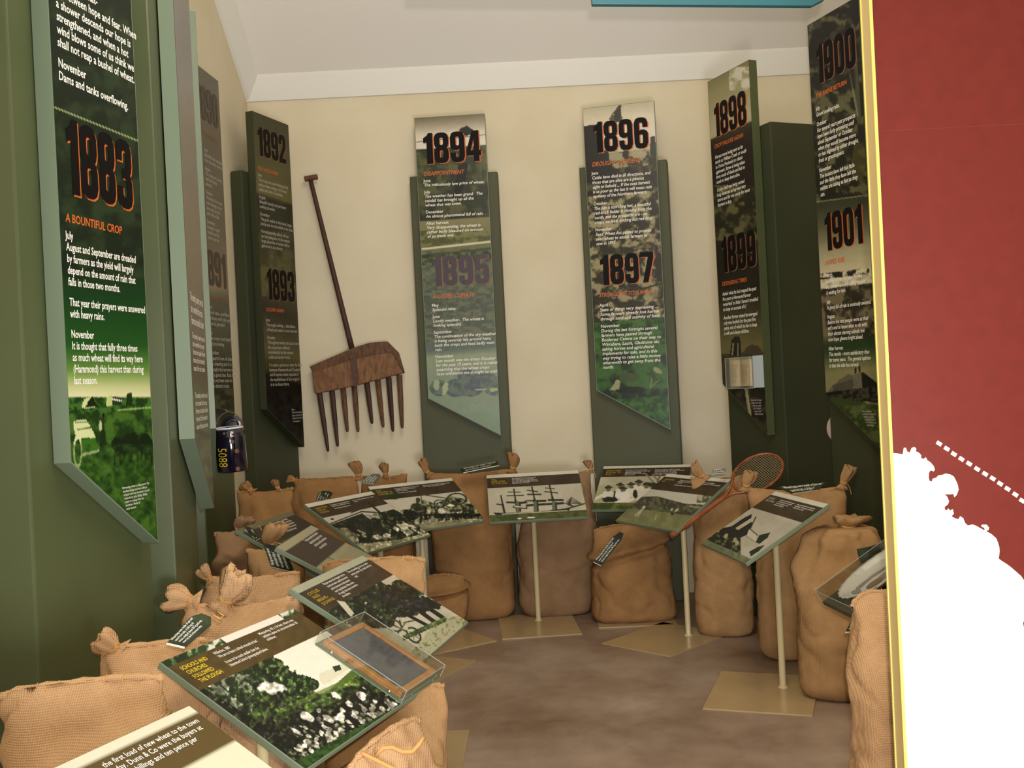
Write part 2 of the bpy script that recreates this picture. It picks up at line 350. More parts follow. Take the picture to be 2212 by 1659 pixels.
def printed(pl, outline, nx, ny, paint, parent, name='print', z=.0006, m=None):
    """grid over the bounding box of a convex quad outline (left-bottom, right-bottom, right-top, left-top)"""
    (xa, ya), (xb, yb), (xc, yc), (xd, yd) = outline; V = []
    for j in range(ny+1):
        t = j/ny
        for i in range(nx+1):
            q = i/nx; V.append(((xa*(1-q)+xb*q)*(1-t)+(xd*(1-q)+xc*q)*t, (ya*(1-q)+yb*q)*(1-t)+(yd*(1-q)+yc*q)*t))
    Wp = [pl.at(x, y, z) for x, y in V]; px = np.array([proj(p) for p in Wp]); ink = Ink(px[:, 0], px[:, 1]); ink.x0 = ink.X.min()
    L = np.array(V); ink.lx, ink.ly = L[:, 0], L[:, 1]
    paint(ink); c = np.clip(ink.C, 0, 255)/255.; c = np.where(c <= .04045, c/12.92, ((c+.055)/1.055)**2.4)
    fs = [(j*(nx+1)+i, j*(nx+1)+i+1, (j+1)*(nx+1)+i+1, (j+1)*(nx+1)+i) for j in range(ny) for i in range(nx)]
    return mesh_obj(name, Wp, fs, m or M_print, parent, ink=c)

# ------------------------------------------------------------------ the room
XL, XR, YB = -1.5, 2.4, 5.96
ZC, SL = 3.17, .65
def quadbox(name, x0, x1, y0, y1, z0, z1, m): return struct(G().box(x0, x1, y0, y1, z0, z1).out(name, m, origin=((x0+x1)/2, (y0+y1)/2, z0)))
quadbox('floor', XL-.1, XR+.1, -2.2, YB+.1, -.1, 0, M_floor)
quadbox('wall_back', XL-.1, XR+.1, YB, YB+.12, 0, 3.3, M_wallb)
quadbox('wall_left', XL-.12, XL, -2.2, YB, 0, 5.4, M_wallb)
quadbox('wall_right', XR, XR+.12, -2.2, YB, 0, 5.4, M_wallb)
g = G(); y1 = 3.0; z1 = ZC+(YB-y1)*SL
g.add([(XL, YB+.02, ZC-.013), (XR, YB+.02, ZC-.013), (XR, y1, z1), (XL, y1, z1), (XL, YB+.02, ZC+.1), (XR, YB+.02, ZC+.1), (XR, y1, z1+.1), (XL, y1, z1+.1)],
      [(0, 1, 2, 3), (7, 6, 5, 4), (0, 4, 5, 1), (3, 2, 6, 7), (0, 3, 7, 4), (1, 5, 6, 2)])
g.box(XL, XR, -2.2, y1, z1, z1+.1)
struct(g.out('ceiling', M_ceil, origin=(0, 4, ZC)))
# cornice along the back wall and up the rake of the left wall
g = G(); pr = [(YB, 3.062), (YB-.012, 3.064), (YB-.032, 3.12), (YB-.055, 3.19), (YB-.06, 3.21), (YB, 3.17)]
vs = [(x, y, z) for x in (XL, XR) for y, z in pr]; k = len(pr)
g.add(vs, [tuple(range(k)), tuple(reversed(range(k, 2*k)))]+[(i, i+k, (i+1) % k+k, (i+1) % k) for i in range(k)])
struct(g.out('trim_1', M_corn, origin=(0, YB, 3.1)))
g = G(); pr = [(0, -.11), (.018, -.105), (.04, -.07), (.075, -.02), (.085, .0), (0, .0)]; vs = []
for y in (YB-.02, 3.0):
    for dx, dz in pr: vs.append((XL+dx, y, ZC+(YB-y)*SL+dz))
k = len(pr); g.add(vs, [tuple(reversed(range(k))), tuple(range(k, 2*k))]+[(i, (i+1) % k, (i+1) % k+k, i+k) for i in range(k)])
struct(g.out('trim_2', M_corn, origin=(XL, 4.5, 3.5)))

# ------------------------------------------------------------------ display columns: post + board with a slanting foot
ZT = 2.88
def column(key, p1, p2, zl, zr, lp, rp, depth, label, ztop=ZT, th=.045, zpost=2.55, back=.05, bm=None, pm=None):
    p1, p2 = Vector((*p1, 0)), Vector((*p2, 0)); wd = (p2-p1).length; pl = Plane(p1, p2-p1, (0, 0, 1))
    root = thing('display_column', label, 'display board', tuple((p1+p2)/2-pl.N*.1), 'tall green display columns')
    pb = pl.shift(-back); xl = pb.loc(*lp)[0] if isinstance(lp, tuple) else lp; xr = pb.loc(*rp)[0] if isinstance(rp, tuple) else rp
    bevel(G().box(xl, xr, 0, zpost, -back-depth, -back, pl.at).out('post', pm or M_green, root), .006)
    bd = G().prism([(0, zl), (wd, zr), (wd, ztop), (0, ztop)], -th, 0, pl.at).out('board', bm or M_board, root)
    G().box(.05, wd-.05, zl+.1, 2.4, -back, -th+.001, pl.at).out('mounting_batten', M_dshgreen, root)
    return root, bd, pl, wd
K = {}
K['A'] = column('A', (-1.050, 2.35), (-.978, 2.695), 1.166, .919, (62, 1000), (328, 1200), .27, 'tall green column nearest at left, board headed 1883 A Bountiful Crop')
K['B'] = column('B', (-.963, 3.0), (-1.022, 3.35), 1.184, .933, (384, 1290), (430, 1200), .3, 'tall green column just behind the 1883 column, poster seen almost edge on')
K['C'] = column('C', (-1.212, 4.05), (-1.328, 4.40), 1.18, .95, (447, 1150), .36, .12, 'narrow pale board edge between the second column and the 1890 board')
K['C2'] = column('C2', (-1.417, 4.60), (-1.386, 4.957), 1.18, .97, -.03, (508, 1050), .025, 'grey poster column with years 1890 and 1891 behind the blue can', back=.046)
K['D'] = column('D', (-1.359, 5.50), (-1.233, 5.83), 1.228, .992, (522, 376), .37, .075, 'dark column with years 1892 and 1893 in the back left corner', pm=M_dshgreen, bm=M_dshgreen)
K['E'] = column('E', (-.493, 5.81), (-.080, 5.79), 1.24, 1.004, (885, 390), (1075, 378), .08, 'column on the back wall with years 1894 and 1895', pm=M_olive)
K['F'] = column('F', (.489, 5.79), (.894, 5.70), 1.239, .993, (1251, 366), (1441, 352), .10, 'column on the back wall with years 1896 and 1897', pm=M_olive)
K['G'] = column('G', (1.139, 5.387), (1.280, 5.039), 1.243, .977, -.03, (1664, 276), .34, 'dark green column with years 1898 and 1899 and a book case', pm=M_dshgreen, bm=M_green)
K['H'] = column('H', (1.440, 4.581), (1.557, 4.243), 1.173, .94, (1797, 1000), .42, .3, 'dark column with years 1900 and 1901 beside the red map panel', pm=M_dshgreen, bm=M_dshgreen)

def face(key, paint, nx=80, ny=330, zb=None):
    r, bd, pl, wd = K[key]; zl, zr = zb
    return printed(pl, [(0.003, zl+.003), (wd-.003, zr+.006), (wd-.003, ZT-.003), (.003, ZT-.003)], nx, ny, paint, bd, 'poster_print')
WH, CRM = (236, 232, 220), (214, 206, 180)
def pA(k):
    k.grad([(-400, (22, 34, 22)), (560, (24, 38, 24)), (640, (16, 52, 22)), (745, (28, 72, 24)), (800, (92, 128, 52)), (835, (178, 184, 128)), (856, (206, 204, 160)), (862, (60, 96, 30)), (1200, (34, 84, 20))])
    k.mott(k.Y < 600, (18, 28, 18), (44, 58, 34), 30, .55, 4, 3, .6)
    lo = k.Y > 858; k.mott(lo, (24, 50, 16), (62, 98, 32), 16, .5, 4, 4); k.mott(lo & (k.Y < 890), (20, 48, 16), (58, 100, 34), 8, .45, 6, 5)
    k.poly([(175, 882), (182, 862), (200, 857), (206, 880)], (190, 196, 140)); k.poly([(183, 880), (199, 854), (210, 878)], (18, 30, 14))
    k.poly([(229, 877), (231, 857), (242, 852), (243, 877)], (176, 190, 120)); k.poly([(241, 856), (262, 858), (263, 876), (242, 876)], (30, 50, 24)); k.line(243, 862, 262, 866, 2, WH)
    k.poly([(272, 876), (274, 850), (285, 848), (286, 876)], (22, 42, 16)); k.ell(303, 868, 14, 10, (24, 50, 16)); k.line(255, 886, 327, 880, 2, (150, 180, 100))
    k.poly([(158, 910), (187, 906), (197, 924), (207, 945), (172, 947), (162, 940)], (196, 204, 150)); k.line(163, 913, 190, 911, 2, (20, 40, 14)); k.line(168, 928, 201, 923, 2, (40, 60, 20))
    k.poly([(174, 950), (206, 946), (212, 970), (178, 976)], (50, 96, 26)); k.poly([(174, 980), (214, 971), (215, 976), (176, 986)], (200, 204, 150))
    k.ring(168, 975, 8, 32, .16, (196, 206, 150)); k.ell(223, 898, 3, 5, (12, 24, 10)); k.ell(220, 922, 6, 22, (30, 44, 22)); k.ell(217, 920, 3, 12, (170, 180, 130))
    for cx, cy, rx, ry in ((255, 965, 14, 26), (275, 960, 13, 30), (292, 958, 14, 30), (313, 955, 13, 30), (322, 965, 9, 28)):
        k.ell(cx, cy, rx, ry*.75, (16, 30, 12)); k.line(cx-6, cy, cx-8, cy+38, 4, (14, 26, 12)); k.line(cx+5, cy, cx+6, cy+38, 4, (14, 26, 12))
    k.ell(222, 955, 7, 30, (22, 40, 16)); k.mott(k.Y > 960, (18, 42, 12), (64, 104, 34), 9, .5, 3, 6, .45)
    k.line(113.5, 230, 300, 305, 2, (150, 160, 110)); k.grain(3)
def text_A():
    r, bd, pl, wd = K['A']; kw = dict(parent=bd, italic=.06, bold=.016)
    ltext(pl, ['We are alternat-', 'ing between hope and fear. When', 'a shower descends our hope is', 'strengthened, and when a hot', 'wind blows some of us think we', 'shall not reap a bushel of wheat.', '', '~November', 'Dams and tanks overflowing.'], (118, -42), (126, 171), 287, **kw)
    year(pl, '1883', (146, 417), (133, 250), (287, 452), bd)
    heading(pl, 'A BOUNTIFUL CROP', (141, 478), 262, 19, bd, italic=.1)
    ltext(pl, ['~July', 'August and September are dreaded', 'by farmers as the yield will largely', 'depend on the amount of rain that', 'falls in those two months.', '', 'That year their prayers were answered', 'with heavy rains.', '', '~November', 'It is thought that fully three times', 'as much wheat will find its way here', '(Hammond) this harvest than during', 'last season.'], (141, 515), (159, 830), 304, gap=.75, **kw)
    ltext(pl, ['Harvesting wheat at Hammond. The', 'machine being used was called a', 'stripper and was invented in South', 'Australia by John Ridley. Ridley', 'made no money from his', 'invention. Photo of', 'early harvest.'], (263, 1057), (272, 1102), 322, bd, bold=.0)
face('A', pA, 110, 420, (1.166, .919)); text_A()

def pB(k):
    k.grad([(-400, (112, 110, 104)), (300, (104, 100, 92)), (560, (112, 98, 80)), (800, (86, 78, 60)), (860, (104, 108, 78)), (960, (96, 104, 76)), (1100, (70, 72, 58))])
    k.mott(k.Y > 930, (56, 58, 46), (100, 106, 76), 14, .5, 5, 4, .7); k.grain(5)
face('B', pB, 30, 240, (1.184, .933))
def smallprint(key, spec):
    r, bd, pl, wd = K[key]
    for a in spec: ltext(pl, *a, parent=bd, bold=.004)
r, bd, pl, wd = K['B']
for i, (v0, v1, n_) in enumerate(((650, 700, 3), (730, 800, 5), (860, 930, 5))):
    lettering(pl, ['The seeding is nearly over and', 'rain is wanted for the crops.', 'Farmers are hopeful of better', 'times and a fair harvest this', 'season if the rains continue.'][:n_], .04, pl.loc(415, v0)[1], .04, pl.loc(415, v1)[1], .32, bd)
def pC2(k):
    k.grad([(0, (96, 92, 72)), (300, (84, 78, 62)), (500, (88, 80, 62)), (620, (128, 116, 92)), (650, (70, 68, 50)), (820, (50, 54, 34)), (860, (30, 36, 20)), (1000, (66, 72, 46))]); k.mott(k.Y > 840, (24, 32, 18), (70, 72, 44), 10, .5, 5, 3); k.grain(6)
face('C2', pC2, 30, 240, (1.18, .97))
r, bd, pl, wd = K['C2']
M_fade = mat('faded_brown_black_ink', (60, 52, 42), .5)
M_dor = mat('dull_orange_ink', (136, 84, 56), .5)
year(pl, '1890', (426, 250), (420, 172), (471, 264), bd, M_dor, M_fade); year(pl, '1891', (438, 612), (434, 533), (489, 623), bd, M_dor, M_fade)
heading(pl, 'A TASTE OF DROUGHT', (436, 290), 468, 9, bd, m=M_dor); heading(pl, 'GOOD RAINS AT LAST', (440, 645), 490, 9, bd, m=M_dor)
M_dimw = mat('dim_white_ink', (170, 166, 156), .6)
ltext(pl, ['~June', 'Splendid rains have fallen', 'over the whole district.', '', '~August', 'The crops are looking', 'well and feed is', 'plentiful.', '', '~October', 'Hot winds have done', 'some damage to the', 'late crops and the', 'yield will be light.', '', '~December', 'Reaping is nearly', 'finished and the', 'returns are fair.'], (441, 325), (448, 515), 480, bd, m=M_dimw)
ltext(pl, ['~May', 'Good rains, and farmers', 'are busy with the seeding.', 'Feed is plentiful.', '', '~July', 'The crops look healthy', 'and promising.', '', '~October', 'Reports from all sides', 'are cheering and it is', 'thought the harvest will', 'be a good one. Rust has', 'not yet been seen in', 'the district crops.'], (448, 665), (456, 838), 504, bd, m=M_dimw)
def pC(k): k.fill((70, 74, 56)); k.grain(8)
face('C', pC, 6, 40, (1.18, .95))

def pD(k):
    k.grad([(230, (58, 58, 36)), (330, (76, 74, 44)), (410, (98, 92, 52)), (418, (36, 38, 24)), (520, (48, 50, 28)), (590, (80, 74, 42)), (660, (46, 40, 28)), (740, (90, 82, 46)), (790, (60, 54, 34)), (800, (24, 22, 18)), (960, (20, 18, 16))], .33)
    k.mott((k.Y > 500) & (k.Y < 640), (50, 50, 28), (104, 98, 60), 18, .5, 3, 5, .6); k.mott(k.Y > 850, (16, 15, 14), (34, 30, 24), 9, .5, 4, 6); k.grain(5)
face('D', pD, 50, 300, (1.228, .992))
def tD():
    r, bd, pl, wd = K['D']; kw = dict(parent=bd, m=M_dimw)
    year(pl, '1892', (558, 335), (552, 271), (618, 352), bd, M_dor); heading(pl, 'TOO MUCH RAIN', (556, 366), 600, 8, bd)
    ltext(pl, ['~June', 'The crops are now looking nicely', 'and promise owing to the heavy', 'nights and lack of sunshine.', '', '~August', 'Beautiful steady and yet heavy', 'soaking showers.', '', '~December', 'The grain rattles in the heads, large,', 'plump and not shrivelled in the least.', '', 'Notwithstanding effects of rust', 'and the dampness of the season,', 'large quantities of wheat will be', 'garnered in the district.'], (557, 380), (565, 533), 626, **kw)
    year(pl, '1893', (578, 647), (570, 578), (637, 651), bd, M_dor); heading(pl, 'GOLDEN GRAIN', (574, 672), 613, 8, bd)
    ltext(pl, ['~June', 'Thorough soaking ... abundance', 'of feed and water is now assured.', '', '~October', 'Throughout winter and up to now', 'the crops have suffered', 'considerably by the intense', 'colds and severe frosts.', '', 'It is quite a picture to view the fields', 'between Hammond and Cradock', 'and if anyone wants reposed of', 'the healthfulness of our crops it', 'is to be found there.'], (574, 694), (584, 834), 646, **kw)
    ltext(pl, ['Note', 'The information on', 'these boards is', 'taken from the', 'newspapers.'], (629, 887), (632, 912), 656, bd, m=M_dimw)
tD()

def pE(k):
    s = -.066
    k.grad([(250, (96, 92, 62)), (270, (150, 140, 120)), (292, (206, 198, 178)), (322, (222, 214, 196)), (324, (62, 66, 40)), (400, (54, 58, 36)), (478, (46, 50, 38)), (480, (128, 124, 86)), (520, (120, 116, 72)), (545, (104, 110, 66)), (600, (92, 98, 78)), (680, (92, 100, 84)), (760, (92, 106, 98)), (775, (142, 154, 122)), (820, (132, 146, 122)), (900, (126, 146, 122)), (960, (118, 140, 112))], s)
    q = k.Y-s*(k.X-k.x0)
    k.mott((q > 324) & (q < 478), (38, 44, 26), (92, 92, 56), 22, .52, 4, 2, .8); k.mott((q > 545) & (q < 740), (74, 84, 70), (112, 116, 92), 12, .5, 4, 3, .8, 1, 2)
    k.poly([(990, 355), (1012, 350), (1004, 400), (990, 425), (975, 430), (985, 395)], (22, 22, 16))
    for i in range(7): k.line(996+4*i, 288+abs(i-3)*1, 1002+3*i, 273+abs(i-2)*2, 3, (24, 20, 16))
    k.ell(1005, 285, 14, 9, (24, 20, 16)); k.line(898, 307, 1050, 291, 1, (90, 84, 70))
    k.mott((q > 500) & (q < 536), (120, 118, 70), (70, 76, 44), 16, .5, 6, 7, .8, 1, 2); k.line(913, 538, 1068, 521, 4, (206, 200, 176)); k.line(916, 552, 1070, 536, 3, (60, 66, 48))
    k.mott((q > 552) & (q < 575), (50, 58, 42), (98, 104, 74), 9, .5, 6, 8)
    for cx, cy, rx, ry in ((948, 838, 20, 18), (985, 838, 26, 20), (1015, 835, 30, 22), (1045, 822, 34, 17), (1066, 835, 22, 20), (1010, 812, 22, 14)): k.mott(((k.X-cx)/rx)**2+((k.Y-cy)/ry)**2 < 1, (84, 94, 100), (104, 118, 104), 8, .5, 5, 3)
    k.ell(943, 832, 7, 12, (160, 172, 130)); k.ell(962, 838, 6, 15, (168, 178, 140), 1, .3); k.line(1028, 842, 1050, 841, 2, (170, 184, 150)); k.ell(1066, 842, 10, 4, (160, 178, 124))
    k.grain(6)
face('E', pE, 90, 400, (1.24, 1.004))
def tE():
    r, bd, pl, wd = K['E']; kw = dict(parent=bd)
    year(pl, '1894', (915, 355), (907, 289), (1040, 348), bd); heading(pl, 'DISAPPOINTMENT', (915, 380), 1004, 9, bd)
    ltext(pl, ['~June', 'The ridiculously low price of wheat.', '', '~July', 'The weather has been grand.  The', 'rainfall has brought up all the', 'wheat that was sown.', '', '~December', 'An almost phenomenal fall of rain.', '', '~After harvest', 'Very disappointing, the wheat is', 'rather badly bleached on account', 'of so much wet.'], (915, 394), (923, 514), 1046, **kw)
    year(pl, '1895', (934, 619), (929, 555), (1058, 613), bd, M_dor, mat('sheen_faded_black_ink', (62, 56, 62), .5)); heading(pl, 'A CRUEL CLIMATE', (934, 645), 1026, 9, bd)  # number greyed: sheen over the poster is put into the ink colour
    ltext(pl, ['~May', 'Splendid rains.', '', '~June', 'Lovely weather.  The wheat is', 'looking splendid.', '', '~September', 'The continuation of the dry weather', 'is being severely felt around here,', 'both the crops and feed badly want', 'rain.', '', '~November', 'Last month was the driest October', 'for the past 19 years, and it is rather', 'surprising that the wheat crops', 'have withstood the drought so well.'], (933, 663), (943, 811), 1068, **kw)
    ltext(pl, ['An early view of Hammond station', 'and the railway dam. This town was', 'proclaimed in 1879 and the railway', 'reached it in the same year. Wheat', 'was carted from many miles to be', 'sent to the port by rail.'], (1012, 875), (1014, 888), 1076, bd, m=M_dimw)
tE()

def pF(k):
    s = -.09; q = k.Y-s*(k.X-k.x0)
    k.grad([(230, (176, 168, 140)), (260, (206, 196, 172)), (300, (214, 204, 184)), (340, (180, 172, 146)), (1000, (40, 60, 30))], s)
    k.mott(q > 335, (44, 42, 26), (150, 140, 104), 13, .55, 5, 2); k.mott((q > 370) & (q < 425), (24, 22, 16), (80, 76, 52), 12, .6, 5, 3, .85)
    k.poly([(1258, 273), (1290, 268), (1292, 300), (1300, 330), (1320, 345), (1330, 385), (1300, 400), (1264, 395)], (26, 22, 18))
    k.ell(1335, 243, 6, 10, (52, 50, 36)); k.ell(1331, 256, 14, 8, (74, 72, 54)); k.poly([(1327, 240), (1338, 226), (1342, 228), (1341, 262), (1328, 262)], (44, 42, 30)); k.line(1335, 233, 1322, 248, 2, (66, 62, 44))
    k.poly([(1404, 296), (1415, 293), (1420, 345), (1405, 335)], (40, 42, 26)); k.ell(1328, 338, 20, 10, (150, 146, 112)); k.ell(1382, 333, 17, 9, (156, 150, 118)); k.ell(1308, 338, 8, 12, (28, 24, 18)); k.ell(1352, 334, 7, 14, (34, 32, 22))
    k.line(1385, 625, 1435, 610, 3, (50, 44, 30))
    lo = q > 700; k.mott(lo, (26, 56, 20), (66, 104, 44), 16, .5, 4, 5); k.mott(lo & (q > 760), (14, 26, 12), (56, 98, 40), 26, .45, 5, 6, .8)
    k.poly([(1318, 842), (1332, 820), (1340, 822), (1337, 845)], (150, 150, 110)); k.ell(1420, 800, 12, 5, (140, 146, 100), 1, .5); k.ell(1362, 815, 20, 9, (60, 76, 40)); k.ell(1365, 843, 30, 8, (10, 18, 8)); k.line(1405, 838, 1408, 818, 1.5, (130, 140, 100)); k.line(1404, 838, 1425, 820, 1.5, (110, 120, 80))
    k.mott(q > 870, (24, 56, 20), (60, 106, 42), 10, .5, 3, 8); k.grain(7)
face('F', pF, 90, 400, (1.239, .993))
def tF():
    r, bd, pl, wd = K['F']; kw = dict(parent=bd)
    year(pl, '1896', (1283, 331), (1276, 265), (1401, 320), bd); heading(pl, 'DROUGHT WORSENS', (1279, 360), 1384, 10, bd)
    ltext(pl, ['~June', 'Cattle have died in all directions, and', 'those that are alive are a piteous', 'sight to behold ... If the next harvest', 'is as poor as the last it will mean ruin', 'to many of the Northern farmers.', '', '~October', 'The sun is scorching hot, a beautiful', 'red-brick fielder is blowing from the', 'north, and the prospects are - no', 'crops, no feed, nothing but red dust.', '', '~November', 'Seed Wheat Act passed to provide', 'seed wheat to enable farmers to', 'sow in 1897.'], (1278, 378), (1288, 530), 1406, **kw)
    year(pl, '1897', (1297, 617), (1294, 552), (1414, 611), bd); heading(pl, 'STRUGGLING TO SURVIVE', (1294, 642), 1411, 9, bd)
    ltext(pl, ['~April', 'State of things very depressing ...', 'Some farmers already lost horses', 'through sand and scarcity of feed.', '', '~November', 'During the last fortnight several', 'farmers have passed through', 'Booleroo Centre on their way to', 'Wirrabara, Laura, Gladstone etc', 'taking horses and agricultural', 'implements for sale, and in this', 'way trying to raise a little money', 'wherewith to get away from the', 'north.'], (1295, 663), (1303, 797), 1424, **kw)
tF()

def pG(k):
    s = -.45; q = k.Y-s*(k.X-k.x0)
    k.grad([(150, (104, 100, 62)), (200, (138, 132, 92)), (290, (176, 168, 134)), (302, (170, 162, 126)), (306, (50, 44, 28)), (330, (30, 24, 22)), (600, (28, 26, 18)), (1100, (30, 26, 20))], s)
    k.mott((k.Y > 145) & (k.Y < 195) & (k.X > 1575), (150, 146, 108), (206, 202, 186), 16, .5, 7, 4, .9); k.mott((k.Y > 400) & (k.Y < 520), (28, 30, 16), (92, 88, 54), 14, .52, 5, 5)
    t = np.clip((k.Y-620)/130, 0, 1); k.mix((k.Y > 620)*t*.9, (112, 104, 62)); k.mott(k.Y > 766, (30, 26, 16), (92, 84, 52), 12, .5, 5, 3)
    k.ell(1628, 766, 26, 20, (62, 56, 40)); k.mix((k.Y > 764)*.75, (58, 52, 34)); k.poly([(1577, 768), (1580, 735), (1588, 726), (1598, 727), (1601, 745), (1600, 770)], (30, 26, 18)); k.line(1584, 742, 1582, 766, 2, (150, 144, 110)); k.line(1594, 742, 1594, 768, 2, (130, 124, 96))
    k.mott(k.Y > 838, (20, 18, 14), (56, 50, 34), 12, .5, 5, 6, .9); k.poly([(1608, 838), (1615, 838), (1624, 902), (1618, 900)], (150, 142, 110)); k.grain(5)
face('G', pG, 60, 330, (1.243, .977))
def tG():
    r, bd, pl, wd = K['G']; kw = dict(parent=bd)
    year(pl, '1898', (1545, 298), (1539, 228), (1614, 273), bd); heading(pl, 'CROP FAILURE AGAIN', (1543, 322), 1608, 9, bd)
    ltext(pl, ['Horses were being sent as far', 'north as William Creek or south', 'to Yorke Peninsula to obtain', 'agistment. Straw is being taken', 'from roofs of sheds and fed to', 'stock to keep them alive.', '', 'Cocky chaff was being carted', 'long distances as hay was very', 'scarce and far too costly for most', 'farmers to buy.'], (1545, 344), (1551, 447), 1616, **kw)
    year(pl, '1899', (1561, 590), (1553, 515), (1635, 578), bd, M_dor); heading(pl, 'DESPAIRING TIMES', (1560, 618), 1615, 9, bd)
    ltext(pl, ["Asked what he had reaped the past", 'five years a Hammond farmer', "remarked 'so little I haven't troubled", "to keep an account of it.'", '', 'Another farmer stated he averaged', 'only two bushels for the past five', 'years, out of which he has to keep', 'a wife and eleven children.'], (1561, 639), (1565, 724), 1638, **kw)
    ltext(pl, ['Stacked wheat', 'bags and old', 'wheat stalks', 'of a failed', 'crop near', 'Hammond'], (1622, 866), (1631, 896), 1646, bd, m=M_dimw)
tG()

def pH(k):
    k.fill((34, 34, 22)); k.mott(k.Y < 500, (24, 24, 16), (86, 84, 56), 16, .58, 6, 2); k.line(1842, 60, 1856, 260, 9, (70, 72, 50)); k.line(1836, 160, 1853, 250, 3, (118, 114, 88)); k.poly([(1755, 40), (1840, 60), (1850, 190), (1770, 200)], (26, 24, 17), .5); k.ell(1855, 350, 18, 40, (76, 72, 34), .7)
    sl = -.12; q = k.Y-sl*(k.X-1765)
    g = np.interp(q, [438, 445, 500, 545, 590, 600], [0, 0, .3, .75, 1, 1]); base = np.array((48, 52, 34))[None, :]*(1-g[:, None])+np.array((190, 180, 146))[None, :]*g[:, None]
    m_ = q > 438; k.C[m_] = base[m_]
    k.mott(q > 600, (40, 36, 26), (110, 100, 74), 14, .5, 5, 4); k.mott((q > 592) & (q < 608), (34, 32, 24), (200, 192, 160), 10, .55, 8, 5); k.mott((q > 605) & (q < 625), (206, 200, 172), (160, 150, 120), 8, .5, 4, 6)
    t = np.clip((q-725)/25, 0, 1); k.mix(t, (36, 56, 28)); t = np.clip((q-760)/50, 0, 1); k.mix(t, (128, 124, 84)); k.line(1765, 436, 1880, 421, 2, (120, 116, 84))
    k.poly([(1785, 850), (1798, 833), (1812, 822), (1832, 808), (1845, 812), (1845, 856), (1815, 866)], (92, 90, 72)); k.poly([(1844, 812), (1860, 802), (1864, 862), (1843, 866)], (120, 118, 98)); k.poly([(1860, 802), (1870, 808), (1898, 830), (1899, 872), (1864, 866)], (20, 20, 14))
    for i in range(12): k.line(1845, 812+i*4.6, 1863, 806+i*5, 1, (50, 48, 36)); k.line(1800, 834+i*3, 1842, 820+i*4, 1, (44, 42, 32))
    k.line(1848, 806, 1848, 796, 3, (20, 20, 14)); k.line(1857, 802, 1856, 792, 3, (20, 20, 14)); k.mott((q > 850) & (q < 880), (16, 16, 12), (60, 58, 44), 7, .5, 6, 8)
    k.poly([(1785, 872), (1800, 857), (1850, 866), (1900, 876), (1910, 1000), (1890, 990), (1830, 920)], (52, 66, 30)); k.mott(q > 885, (40, 54, 22), (84, 96, 48), 9, .5, 4, 9, .8); k.grain(6)
face('H', pH, 70, 360, (1.173, .94))
def tH():
    r, bd, pl, wd = K['H']; kw = dict(parent=bd)
    year(pl, '1900', (1767, 183), (1761, 101), (1850, 143), bd, M_dor); heading(pl, 'THE RAINS RETURN', (1762, 213), 1832, 10, bd)
    ltext(pl, ['~July', 'Grand soaking rains.', '', '~October', 'For several years past prospects', 'have been fairly promising until', 'about September or October', 'when they would become more', 'or less blighted by either drought,', 'frost or grasshoppers.', '', '~November', 'The locusts have left but little', 'and the little they have left the', 'rabbits are taking as fast as they', 'can.'], (1763, 240), (1773, 425), 1851, **kw)
    year(pl, '1901', (1784, 543), (1778, 463), (1865, 529), bd); heading(pl, 'HOPES RISE', (1783, 573), 1826, 10, bd)
    ltext(pl, ['~March', 'Seeding operations have started,', 'but farmers are only killing time at', 'it waiting for rain.', '', '~July', 'A good fall of rain is anxiously awaited.', '', '~August', 'Before the rain people were at their', "wit's end to know what to do with", 'their almost starving animals but', 'now hope gleams bright ahead.', '', '~After harvest', 'The results - more satisfactory than', 'for some years.  The general opinion', 'is that the tide has turned.'], (1784, 600), (1792, 794), 1880, **kw)
    ltext(pl, ['Wheat stacks at the', 'railway yard at Hammond', 'waiting to be loaded.', 'Some stacks stood for', 'months before trucks', 'could be found.'], (1862, 890), (1872, 920), 1890, bd, m=M_dimw)
tH()

# ------------------------------------------------------------------ red and cream map panel with yellow edge
ya = 1.9
def fm(x, y, z):                                 # leans a hair to the left at the top as in the photograph
    return (x+.0036*(z-1.2), y, z)
PX0 = (ab(1920, 830)[0])*ya
root = thing('map_panel', 'tall red and cream map panel with yellow edge at right', 'sign panel', (1.3, ya, 0))
G().box(PX0, 1.95, ya, ya+.04, 0, 2.7, fm).out('red_sheet', M_red, root)
G().box(PX0-.004, PX0, ya-.0005, ya+.044, 0, 2.7, fm).out('edge_trim', M_strip, root)
G().box(PX0-.0055, PX0+.0005, ya-.004, ya-.0005, 0, 2.7, fm).out('edge_bead', M_strip2, root)
G().box(PX0-.0058, PX0, ya+.041, ya+.0455, 0, 2.7, fm).out('edge_bead', M_strip2, root)
plP = Plane((0, ya, 0), (1, 0, 0), (0, 0, 1))
G().add([fm(PX0, ya-.0004, z) for z in (plP.loc(2000, 279)[1]+.0012, plP.loc(2000, 279)[1])]+[fm(1.95, ya-.0004, z) for z in (plP.loc(2000, 279)[1], plP.loc(2000, 279)[1]+.0012)], [(0, 1, 2, 3)]).out('sheet_joint', mat('joint_line', (104, 30, 24), .6), root)
